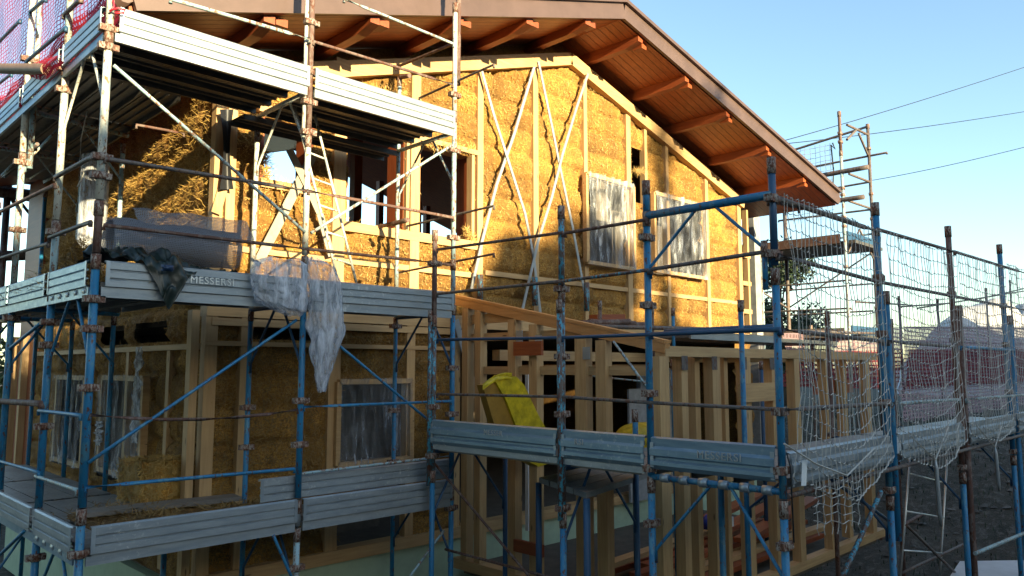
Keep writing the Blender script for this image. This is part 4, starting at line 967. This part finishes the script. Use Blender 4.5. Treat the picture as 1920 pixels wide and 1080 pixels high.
# straw bale
def strawbale(label, c, sx, sy, sz, rz):
    mb = MB(); n = 14; Rz = Matrix.Rotation(rz, 4, 'Z')
    def face(o_, u, v_):
        def f(a, b__):
            p = V(o_) + V(u) * a + V(v_) * b__
            q = V((p.x * sx, p.y * sy, p.z * sz)); q = q * (1 - .015 * (abs(p.x) * abs(p.y) + abs(p.z) * abs(p.y)) * 2)
            q += V((nz(q.x * 9, q.y * 9, q.z * 9), nz(q.y * 9, q.z * 9, 3 + q.x * 9), nz(q.z * 9, q.x * 9, 7))) * .025
            return V(c) + (Rz @ q)
        mb.grid(f, n, n)
    face((-.5, -.5, 0), (1, 0, 0), (0, 0, 1)); face((.5, .5, 0), (-1, 0, 0), (0, 0, 1)); face((-.5, .5, 0), (0, -1, 0), (0, 0, 1)); face((.5, -.5, 0), (0, 1, 0), (0, 0, 1)); face((-.5, -.5, 1), (1, 0, 0), (0, 1, 0))
    o = mb.build('straw_bale', 'straw', tint=[1.0] * len(mb.v)); tag(o, label, 'straw bale'); o['_o'] = tuple(o.location)
    def pt():
        f = random.choice((0, 1, 2)); a, b__ = random.uniform(-.5, .5), random.uniform(0, 1)
        if f == 0: p, nn, t1 = V((a * sx, -.5 * sy, b__ * sz)), V((0, -1, 0)), V((1, 0, 0))
        elif f == 1: p, nn, t1 = V((-.5 * sx, a * sy, b__ * sz)), V((-1, 0, 0)), V((0, 1, 0))
        else: p, nn, t1 = V((a * sx, (b__ - .5) * sy, sz)), V((0, 0, 1)), V((1, 0, 0))
        t2 = nn.cross(t1); return V(c) + Rz @ p, Rz @ t1, Rz @ t2, Rz @ nn
    MB().strands(pt, 2600, .03, .10, wd=.005, tilt=.4).build('straw_stalks', 'strand', o, kind='stuff')
strawbale('single straw bale lying on the lower deck against the side wall', (3.07, 8.35, 2.065), .44, .46, .40, R(9))

# ------------------------------------------------------------------ loose items on the middle deck
a, b_ = at(226, 448, Y=6.95), at(442, 448, Y=6.95)
mb = MB(); zc = 4.55
def fn(u, v_):
    th = v_ * 6.283 * 1.45; r_ = .15 + .03 * v_ + .012 * nz(u * 6, v_ * 4)
    return (a.x - .1 + (b_.x + .1 - a.x) * u, 6.95 + r_ * math.cos(th), zc - .05 + r_ * math.sin(th) + .02 * nz(u * 4, v_))
mb.grid(fn, 60, 50)
mb.grid(lambda u, v_: (a.x + .12 + (b_.x - a.x + .02) * u, 6.95 - .1 + .22 * v_ + .05 * nz(u * 4, v_ * 3), zc + .04 + (.22 + .03 * u) * math.sin(v_ * 1.4) * (1 + .12 * nz(u * 5, 1))), 50, 12)
tag(mb.build('mesh_roll', 'wiremesh'), 'loosely wound roll of grey plaster mesh on the middle deck', 'mesh roll')
# tarpaulin
def fn(u, v_):
    x = at(165 + 285 * u, 480, Y=6.6).x; hang = math.exp(-((u - .47) / .13) ** 2)
    L_ = v_ * (0.50 + .30 * hang)
    y = 6.95 - min(L_, .55) * 1.02 - .03 * hang; z = 4.17 + .14 * math.exp(-((u - .3) / .3) ** 2) * math.sin(min(L_ / .55, 1) * 3.14) + .11 * (1 - u * .4) * max(0, 1 - L_)
    if L_ > .5: z -= (L_ - .5) * (.3 + .8 * hang); z += .02; y -= .01
    f_ = .07 * nz(x * 5, L_ * 6, 2) + .04 * nz(x * 13, L_ * 9, 5) + .025 * abs(nz(x * 22, L_ * 5, 8))
    return (x + .05 * nz(x * 6, L_ * 5), y - abs(f_) * .6, z + f_ * 1.3)
tag(MB().grid(fn, 130, 50).build('tarpaulin', 'tarp'), 'crumpled dark green tarpaulin drooping over the middle toe board', 'tarpaulin')
mb = MB(); c_ = at(312, 503, Y=6.3)
mb.grid(lambda u, v_: c_ + V(((u - .5) * .10 + .03 * nz(u * 4, v_ * 4), -.02 - .03 * math.sin(u * 3) * math.sin(v_ * 3), (v_ - .5) * .05)), 8, 8)
tag(mb.build('blue_cloth', 'tarpblue'), 'small blue rag tucked into the hanging tarpaulin', 'cloth')
# polythene hanging at the second pole
def crumple(fnc, nu, nv, seed, amp):
    mb = MB()
    def f(u, v_):
        c0, rx, ry = fnc(v_); th = u * 6.2832
        k = 1 + amp * (abs(nz(math.cos(th) * 2.2, math.sin(th) * 2.2, v_ * 5 + seed)) * 2 - .5) + amp * .6 * abs(nz(math.cos(th) * 6, math.sin(th) * 6, v_ * 9 + seed))
        return c0 + V((rx * k * math.cos(th), ry * k * math.sin(th), .03 * nz(th, v_ * 6, seed)))
    mb.grid(f, nu, nv); return mb
def prof(pts):
    """pts: (x_left px, x_right px, y px)"""
    def f(v_):
        s = v_ * (len(pts) - 1); i = min(int(s), len(pts) - 2); t = s - i
        a = [pts[i][k] + (pts[i + 1][k] - pts[i][k]) * t for k in range(3)]
        A, B = at(a[0], a[2], Y=Y0 - .12), at(a[1], a[2], Y=Y0 - .12)
        return (A + B) / 2, (B.x - A.x) / 2, .10 * min(1, (B.x - A.x) * 3)
    return f
ph = thing('polythene_sheet', 'crumpled milky polythene draped over the middle toe board at the second pole', 'plastic sheet', (3.7, 6.3, 3.4))
crumple(prof([(500, 560, 486), (476, 575, 495), (470, 578, 520), (472, 577, 548), (490, 575, 570), (520, 570, 585), (545, 562, 592)]), 90, 60, 3, .16).build('gathered_bundle', 'film2', ph)
crumple(prof([(578, 595, 484), (578, 622, 500), (579, 637, 530), (581, 640, 570), (582, 644, 605), (584, 645, 625), (585, 635, 650), (588, 626, 680), (592, 618, 705), (597, 610, 735)]), 90, 90, 9, .22).build('hanging_tail', 'film2', ph)
# torn film scraps on straw
for px, py, X_, lb in ((265, 740, 3.3, 'ragged strip of clear film at the edge of the lower left window'), (193, 812, 3.3, 'torn scrap of clear film between the two lower left windows')):
    a = at(px, py, X=X_); mb = MB(); mb.grid(lambda u, v_: a + V((-.05 + .06 * nz(u * 7, v_ * 9), (u - .5) * .2 + .05 * nz(v_ * 5, u), (v_ - .5) * (1.1 if px > 200 else .3))), 8, 30)
    tag(mb.build('film_scrap', 'film2'), lb, 'plastic scrap')

# ladders
def ladder(name, label, A, B, wvec, mat, n, r=.016, rr=.011):
    t = thing(name, label, 'ladder', (min(A.x, B.x), A.y, min(A.z, B.z)))
    w_ = V(wvec); MB().tube([A, B], r, 8).build('stile', mat, t); MB().tube([A + w_, B + w_], r, 8).build('stile', mat, t)
    for k in range(n):
        p = A.lerp(B, (k + .7) / (n + .4)); MB().tube([p, p + w_], rr, 8).build('rung', mat, t)
    return t
A, B = at(668, 530, Y=6.9), at(590, 215, Y=7.1)
ladder('access_ladder', 'pale steel ladder leaning from the middle deck up to the top deck', A, B, at(632, 520, Y=6.9) - A, 'white', 6, .014)
A, B = at(1762, 1085, Y=3.6), at(1776, 862, Y=3.6)
ladder('aluminium_ladder', 'thin bright aluminium ladder standing below the netted scaffold', A, B, at(1688, 1085, Y=3.6) - A, 'alu', 3, .014)

# ------------------------------------------------------------------ things in and around the annex
yb_ = thing('covered_plank_crate', 'tall leaning crate covered in bright yellow plastic inside the annex', 'crate', (7.9, 6.5, 1.5))
Yc = 6.9
F_ = [(905, 722), (950, 700), (985, 712), (1010, 760), (1032, 815), (1035, 870), (1010, 875), (985, 880), (960, 800), (940, 745)]
mb = MB()
def ext(pts, y, th, mt, nm, root, bul=0):
    mb = MB(); k = len(pts); A_ = [at(a, b__, Y=y) for a, b__ in pts]; i = len(mb.v)
    cen = sum(A_, V()) / k
    for p in A_: mb.v.append(p)
    for p in A_: mb.v.append(p + V((0, th, 0)))
    mb.f.append(tuple(range(k))); mb.sm.append(False); mb.f.append(tuple(range(2 * k - 1, k - 1, -1))); mb.sm.append(False)
    for j in range(k): mb.f.append((j, k + j, k + (j + 1) % k, (j + 1) % k)); mb.sm.append(False)
    return mb.build(nm, mt, root)
ext([(930, 716), (946, 703), (968, 706), (983, 722), (1008, 775), (1034, 822), (1034, 868), (1010, 875), (985, 862), (968, 800), (950, 752)], 6.3, .16, 'yellow', 'yellow_cover', yb_)
ext([(905, 722), (940, 716), (968, 800), (985, 860), (940, 850), (925, 790)], 6.33, .10, 'brownsheet', 'crate_side', yb_)
mb = MB(); mb.grid(lambda u, v_: at(905 + 55 * u, 720 - 20 * u + 12 * v_ - 8 * math.sin(u * 3), Y=6.28 - .03 * nz(u * 9, v_ * 4)), 12, 5).build('cover_fold', 'yellow', yb_)
mb = MB(); c0 = at(1205, 812, Y=5.6)
mb.grid(lambda u, v_: c0 + V((.42 * math.cos(u * 6.283) * math.cos(v_ * 1.5) * (1 + .06 * nz(u * 20, v_)), .3 * math.sin(u * 6.283) * math.cos(v_ * 1.5), -.14 + .27 * math.sin(v_ * 1.57) ** .6)), 40, 12)
tag(mb.build('covered_mixer', 'yellow'), 'low object under taut yellow plastic showing above the annex toe board', 'covered object')
# grey work platform inside
wp = thing('work_platform', 'grey dusty trestle platform standing inside the annex behind the studs', 'platform', (8, 5.6, .8))
P0, P1_, P2_, P3_ = [at(*p, Z=2.30) for p in ((1010, 905), (1190, 862), (1250, 885), (1100, 935))]
for k in range(4):
    t0, t1_ = k / 4 + .01, (k + 1) / 4 - .01; a = P0.lerp(P3_, t0); b_ = P0.lerp(P3_, t1_); c_ = P1_.lerp(P2_, t1_); d_ = P1_.lerp(P2_, t0)
    mb = MB(); t = V((0, 0, .05)); mb.quad(a, b_, c_, d_); mb.quad(a + t, d_ + t, c_ + t, b_ + t); mb.quad(a, a + t, b_ + t, b_); mb.quad(b_, b_ + t, c_ + t, c_); mb.quad(d_, d_ + t, a + t, a); mb.build('board', 'deck', wp)
for p in (P0, P1_, P2_, P3_): MB().tube([p, V((p.x, p.y, .8))], .03, 8).build('leg', 'navy', wp)
P0, P1_ = at(870, 872, Z=2.25), at(1000, 905, Z=2.25)
# timber boards on the floor
rnd = random.Random(3); k = 0
names = ['front', 'second', 'third', 'fourth', 'fifth', 'sixth', 'rearmost']
for row in range(7):
    y = 5.0 + row * .17; x0 = 7.6 + rnd.uniform(-.3, .5); x1 = x0 + rnd.uniform(3.4, 4.4)
    o = MB().beam(V((x0, y, .92 + .07 * (row % 3))), V((x1, y + rnd.uniform(-.15, .25), .93 + .07 * (row % 3) + .02)), .15, .06).build('timber_board', 'woodx' if row % 2 else 'stainx')
    tag(o, names[row] + ' board counted from the camera in the pile on the annex floor', 'board', 'boards piled on the annex floor')
for row in range(3):
    o = MB().beam(V((9.3, 5.1 + row * .3, 1.18 + .07 * row)), V((12.4, 5.5 + row * .3, 1.3 + .07 * row)), .2, .06).build('timber_board', 'stainx')
    tag(o, ['lowest', 'middle', 'topmost'][row] + ' of the reddish boards laid askew over the annex floor pile', 'board', 'reddish boards laid over the pile')
mb = MB(); c0 = at(1328, 980, Y=5.2); mb.tube([c0 - V((0, 0, .07)), c0 + V((0, 0, .05)), c0 + V((0, 0, .07)), c0 + V((0, 0, .1))], [.09, .09, .05, .03], 12)
tag(mb.build('plastic_can', 'bluepl'), 'small blue plastic can on the boards inside the annex', 'can')
c0 = at(1371, 978, Y=5.2); tag(MB().box(c0.x - .03, c0.y - .02, c0.z - .06, c0.x + .03, c0.y + .02, c0.z + .06).build('paint_tin', 'label'), 'small white labelled box beside the blue can', 'box')
c0 = at(1185, 750, Y=7.9); tag(MB().box(c0.x - .35, 7.7, 1.2, c0.x + .25, 7.74, 3.05).build('wrapped_panel', 'conc'), 'pale grey panel standing against the house behind the annex studs', 'panel')
c0 = at(1067, 700, Y=7.5); tag(MB().beam(V((at(990, 645, Y=7.4).x, 7.4, 1.2)), V((at(990, 645, Y=7.4).x, 7.4, 3.4)), .06, .06, up=V((1, 0, 0))).build('white_prop', 'label'), 'slim white prop standing upright in the dark annex interior', 'prop')
# debris on the slope
for k_, (p, q, mt, lb) in enumerate((((1720, 935), (1800, 985), 'greyplank', 'broken grey plank lying highest on the earth bank'), ((1745, 950), (1790, 975), 'greyplank', 'short grey offcut just below the broken plank on the bank'),
        ((1780, 975), (1915, 1055), 'woodx', 'long weathered plank sliding down the earth bank'), ((1700, 960), (1830, 1010), 'greyplank', 'dark plank crossing behind the aluminium ladder'))):
    P_, Q_ = at(*p, Y=6.0), at(*q, Y=5.4); tag(MB().beam(P_, Q_, .2, .04).build('loose_plank', mt), lb, 'plank', 'planks scattered on the earth bank')
P_ = [at(*p, Z=.75) for p in ((1778, 1085), (1800, 1052), (1935, 1050), (1935, 1090))]
mb = MB(); mb.quad(*P_[::-1]); mb.quad(*[p - V((0, 0, .06)) for p in P_])
for k in range(4): mb.quad(P_[k], P_[(k + 1) % 4], P_[(k + 1) % 4] - V((0, 0, .06)), P_[k] - V((0, 0, .06)))
tag(mb.build('white_board', 'whitesheet'), 'white board lying flat at the bottom right corner', 'board')
for k_, (p, q, mt, lb, r_) in enumerate((((1650, 1010), (1770, 940), 'rust', 'rusty tube lying slanted behind the aluminium ladder', .03), ((1830, 900), (1930, 960), 'darkrail', 'dark tube leaning on the bank below the rightmost toe board', .03), ((1720, 1060), (1880, 1000), 'navy', 'dark blue tube lying low on the bank near the white board', .03))):
    tag(MB().tube([at(*p, Y=4.6), at(*q, Y=5.0)], r_, 8).build('loose_tube', mt), lb, 'tube', 'tubes scattered on the earth bank')
# rubble: stones
mb = MB()
for k in range(1500):
    x, y = random.uniform(9, 26), random.uniform(2.5, 14)
    if x < 13.2 and y > 4: continue
    z = ground_h(x, y); r_ = random.uniform(.015, .05) * (1 + random.random()); c0 = V((x, y, z)); i = len(mb.v); n_ = 6
    mb.v.append(c0 + V((0, 0, r_ * random.uniform(.5, 1))))
    for j in range(n_): a = j * 6.283 / n_; mb.v.append(c0 + V((r_ * random.uniform(.7, 1.3) * math.cos(a), r_ * random.uniform(.7, 1.3) * math.sin(a), random.uniform(-.02, .3) * r_)))
    for j in range(n_): mb.f.append((i, i + 1 + j, i + 1 + (j + 1) % n_)); mb.sm.append(False)
M['stone'] = plain('dark stones', (0.12, 0.115, 0.105), 0.9, nz=0.3)
o = mb.build('rubble', 'stone', kind='stuff'); o['label'] = 'grey stones scattered over the dark earth bank'; o['category'] = 'rubble'
# earth bank weeds
mb = MB()
def pt():
    x, y = random.uniform(11, 27), random.uniform(3, 16); return V((x, y, ground_h(x, y))), V((.3, 0, .4)), V((0, .3, .4)), V((0, 0, 1))
mb.strands(pt, 9000, .04, .16, wd=.010, tilt=2.5); o = mb.build('weeds', 'leaf', kind='stuff'); o['label'] = 'sparse dark weeds on the earth bank'; o['category'] = 'weeds'
# gravel heap far right
def fn(u, v_):
    a_, r_ = u * 6.2832, v_; x = 62 + 17 * r_ * math.cos(a_); y = 13.2 + 7.6 * r_ * math.sin(a_)
    k_ = max(0, 1 - r_ ** 1.6); return (x, y, 1.0 + k_ * (6.8 + 3.0 * nz(x * .2, y * .3, 1)) + 1.1 * nz(x * .5, y * .5) * k_)
tag(MB().grid(fn, 80, 40).build('gravel_heap', 'mound'), 'big pale gravel heap beyond the far scaffold on the right', 'heap')
# power lines
for k_, (p, q, lb) in enumerate((((1462, 266), (1960, 113), 'uppermost overhead cable crossing the sky from the roof edge'), ((1468, 270), (1960, 203), 'middle overhead cable, nearly level, behind the scaffold tower'), ((1636, 338), (1960, 266), 'lowest overhead cable starting right of the scaffold tower'))):
    A, B = at(*p, Y=24), at(*q, Y=9); pts = []
    for k in range(17):
        t = k / 16; c0 = A.lerp(B, t); c0.z -= .35 * 4 * t * (1 - t) * .4; pts.append(c0)
    tag(MB().tube(pts, [.03 - .012 * k / 16 for k in range(17)], 5).build('power_cable', 'cable'), lb, 'cable', 'overhead cables')

# ------------------------------------------------------------------ trees
def tree(label, x, y, h, cr, seed, nl, leaf, crown0=.35, lw=.05, group=None, shape=1.0):
    t = thing('tree', label, 'tree', (x, y, 0), group); rn = random.Random(seed); z0 = ground_h(x, y)
    tr = MB(); tr.tube([(x, y, z0), (x + .1, y, h * .35), (x - .05, y + .1, h * .7), (x, y, h * .95)], [.16 * h / 8, .12 * h / 8, .07 * h / 8, .02], 8)
    cl = []
    for k in range(26):
        zz = h * (crown0 + (1 - crown0) * rn.random()); a = rn.uniform(0, 6.283); rr = cr * rn.uniform(.35, 1) * (1 - ((zz / h - crown0) / (1 - crown0)) ** 2 * .75 * shape)
        p = V((x + rr * math.cos(a), y + rr * math.sin(a), zz)); cl.append((p, rn.uniform(.22, .5) * cr)); tr.tube([(x, y, zz - .12 * h), p], [.035, .012], 5)
    tr.build('trunk', 'bark', t); lf = MB()
    for k in range(nl):
        c0, r_ = rn.choice(cl); d = V((rn.gauss(0, 1), rn.gauss(0, 1), rn.gauss(0, 1))); d = d.normalized() * r_ * rn.random() ** .45; p = c0 + d
        a = V((rn.gauss(0, 1), rn.gauss(0, 1), rn.gauss(0, 1))).normalized() * lw * rn.uniform(.6, 1.3); b__ = a.cross(V((rn.gauss(0, 1), rn.gauss(0, 1), rn.gauss(0, 1)))).normalized() * lw * .55
        lf.v += [p - a, p + b__, p + a, p - b__]; i = len(lf.v); lf.f.append((i - 4, i - 3, i - 2, i - 1)); lf.sm.append(False)
    lf.build('crown', leaf, t); return t
p = at(1465, 500, Y=14); tree('leafy dark tree rising behind the right corner of the house', p.x, p.y, 8.2, 2.0, 4, 9000, 'leaf', .4, .09)
p = at(1405, 500, Y=17); tree('second dark tree half hidden by the right corner of the house', p.x, p.y, 8.6, 1.8, 8, 7000, 'leaf', .3, .1)
p = at(20, 680, Y=24); tree('dim garden tree far behind the left end of the scaffold', p.x - 1, p.y, 4.0, 2.2, 12, 7000, 'leaf2', .1, .1)
p = at(75, 680, Y=22); tree('low bush-like tree seen through the left scaffold legs', p.x, p.y, 3.6, 1.6, 15, 6000, 'leaf2', .1, .1)

# ------------------------------------------------------------------ behind the camera, unseen: buildings added to block sun and sky, and shade trees
nh = thing('shade_house', 'long unseen house added behind the viewer to cast the evening shade', 'house', (-2, -26, 0))  # outside the view, added to shade the lower storey
te = math.tan(SUN_E) / math.sqrt(1 + SUN_T ** 2)
def occ_h(z, ywall=7.0): return z + (ywall + 25) * te * math.sqrt(1 + SUN_T ** 2)
zz = occ_h(4.75) + .25
MB().box(-26, -32.5, 0, -0.9, -25.2, occ_h(5.35)).build('tall_shade_block', 'render', nh)  # taller box added to raise the shade edge on the left
MB().box(-26, -33, 0, 7.9, -25.5, zz - 1.2).build('wall', 'render', nh)
mb = MB()
for s_ in (0, 1): pass
A = [V((-26.5, -34, zz - 1.4)), V((8.3, -34, zz - 1.4)), V((8.3, -25, zz - 1.4)), V((-26.5, -25, zz - 1.4)), V((-26.5, -27, zz)), V((8.3, -27, zz)), V((-26.5, -31.5, zz)), V((8.3, -31.5, zz))]
mb.v = A; mb.f = [(3, 2, 5, 4), (4, 5, 7, 6), (6, 7, 1, 0), (0, 3, 4, 6), (2, 1, 7, 5), (0, 1, 2, 3)]; mb.sm = [False] * 6
mb.build('roof', 'roofing', nh)
MB().box(8.3, -32, 0, 16.5, -25.3, occ_h(3.95)).build('low_shade_block', 'render', nh)  # lower box added so the shade edge drops at the gable's right
for k in range(4): MB().box(-22 + k * 8, -25.49, 3, -20.8 + k * 8, -25.44, 4.6).build('window', 'dark', nh)
tree('dense round tree beside the shade house behind the viewer', 5.2, -24, occ_h(5.5), 2.4, 21, 13000, 'leaf2', .5, .2, shape=.3)
tree('tall sparse poplar behind the viewer', 7.9, -23, occ_h(8.6), 1.0, 31, 1700, 'leaf2', .5, .12, shape=.6)
tree('broad tall unseen tree added at the right end behind the viewer for shade', 21.0, -26, occ_h(6.4), 5.2, 22, 26000, 'leaf2', .1, .18, shape=.5)  # unseen, added to keep the right side in shade
tree('second broad unseen tree added further right behind the viewer for shade', 30.0, -27, occ_h(6.6), 6, 23, 26000, 'leaf2', .1, .2, shape=.5)  # unseen, added to extend the shade further right
for nm_, x0, y0, x1, y1, h in (('tall unseen block added to the left of the viewer to cut sky light', -24, -14, -11, 13, 12.5), ('tall unseen block added to the right behind the viewer to cut sky light', 19.5, -22, 52, -9, 11.3)):  # unseen masses added to dim the sky light on shaded walls
    bl = thing('sky_blocker', nm_, 'sky blocker', ((x0 + x1) / 2, (y0 + y1) / 2, 0))
    MB().box(x0, y0, 0, x1, y1, h).build('wall', 'render', bl); MB().box(x0 - .4, y0 - .4, h + .002, x1 + .4, y1 + .4, h + .35).build('roof', 'roofing', bl)
    for r_ in range(3):
        for k in range(5):
            y = y0 + 2 + k * (y1 - y0 - 3) / 5; x = x1 + .01 if x0 < 0 else x0 - .05
            MB().box(x, y, 2 + r_ * 3.3, x + .04, y + 1.1, 3.5 + r_ * 3.3).build('window', 'dark', bl)
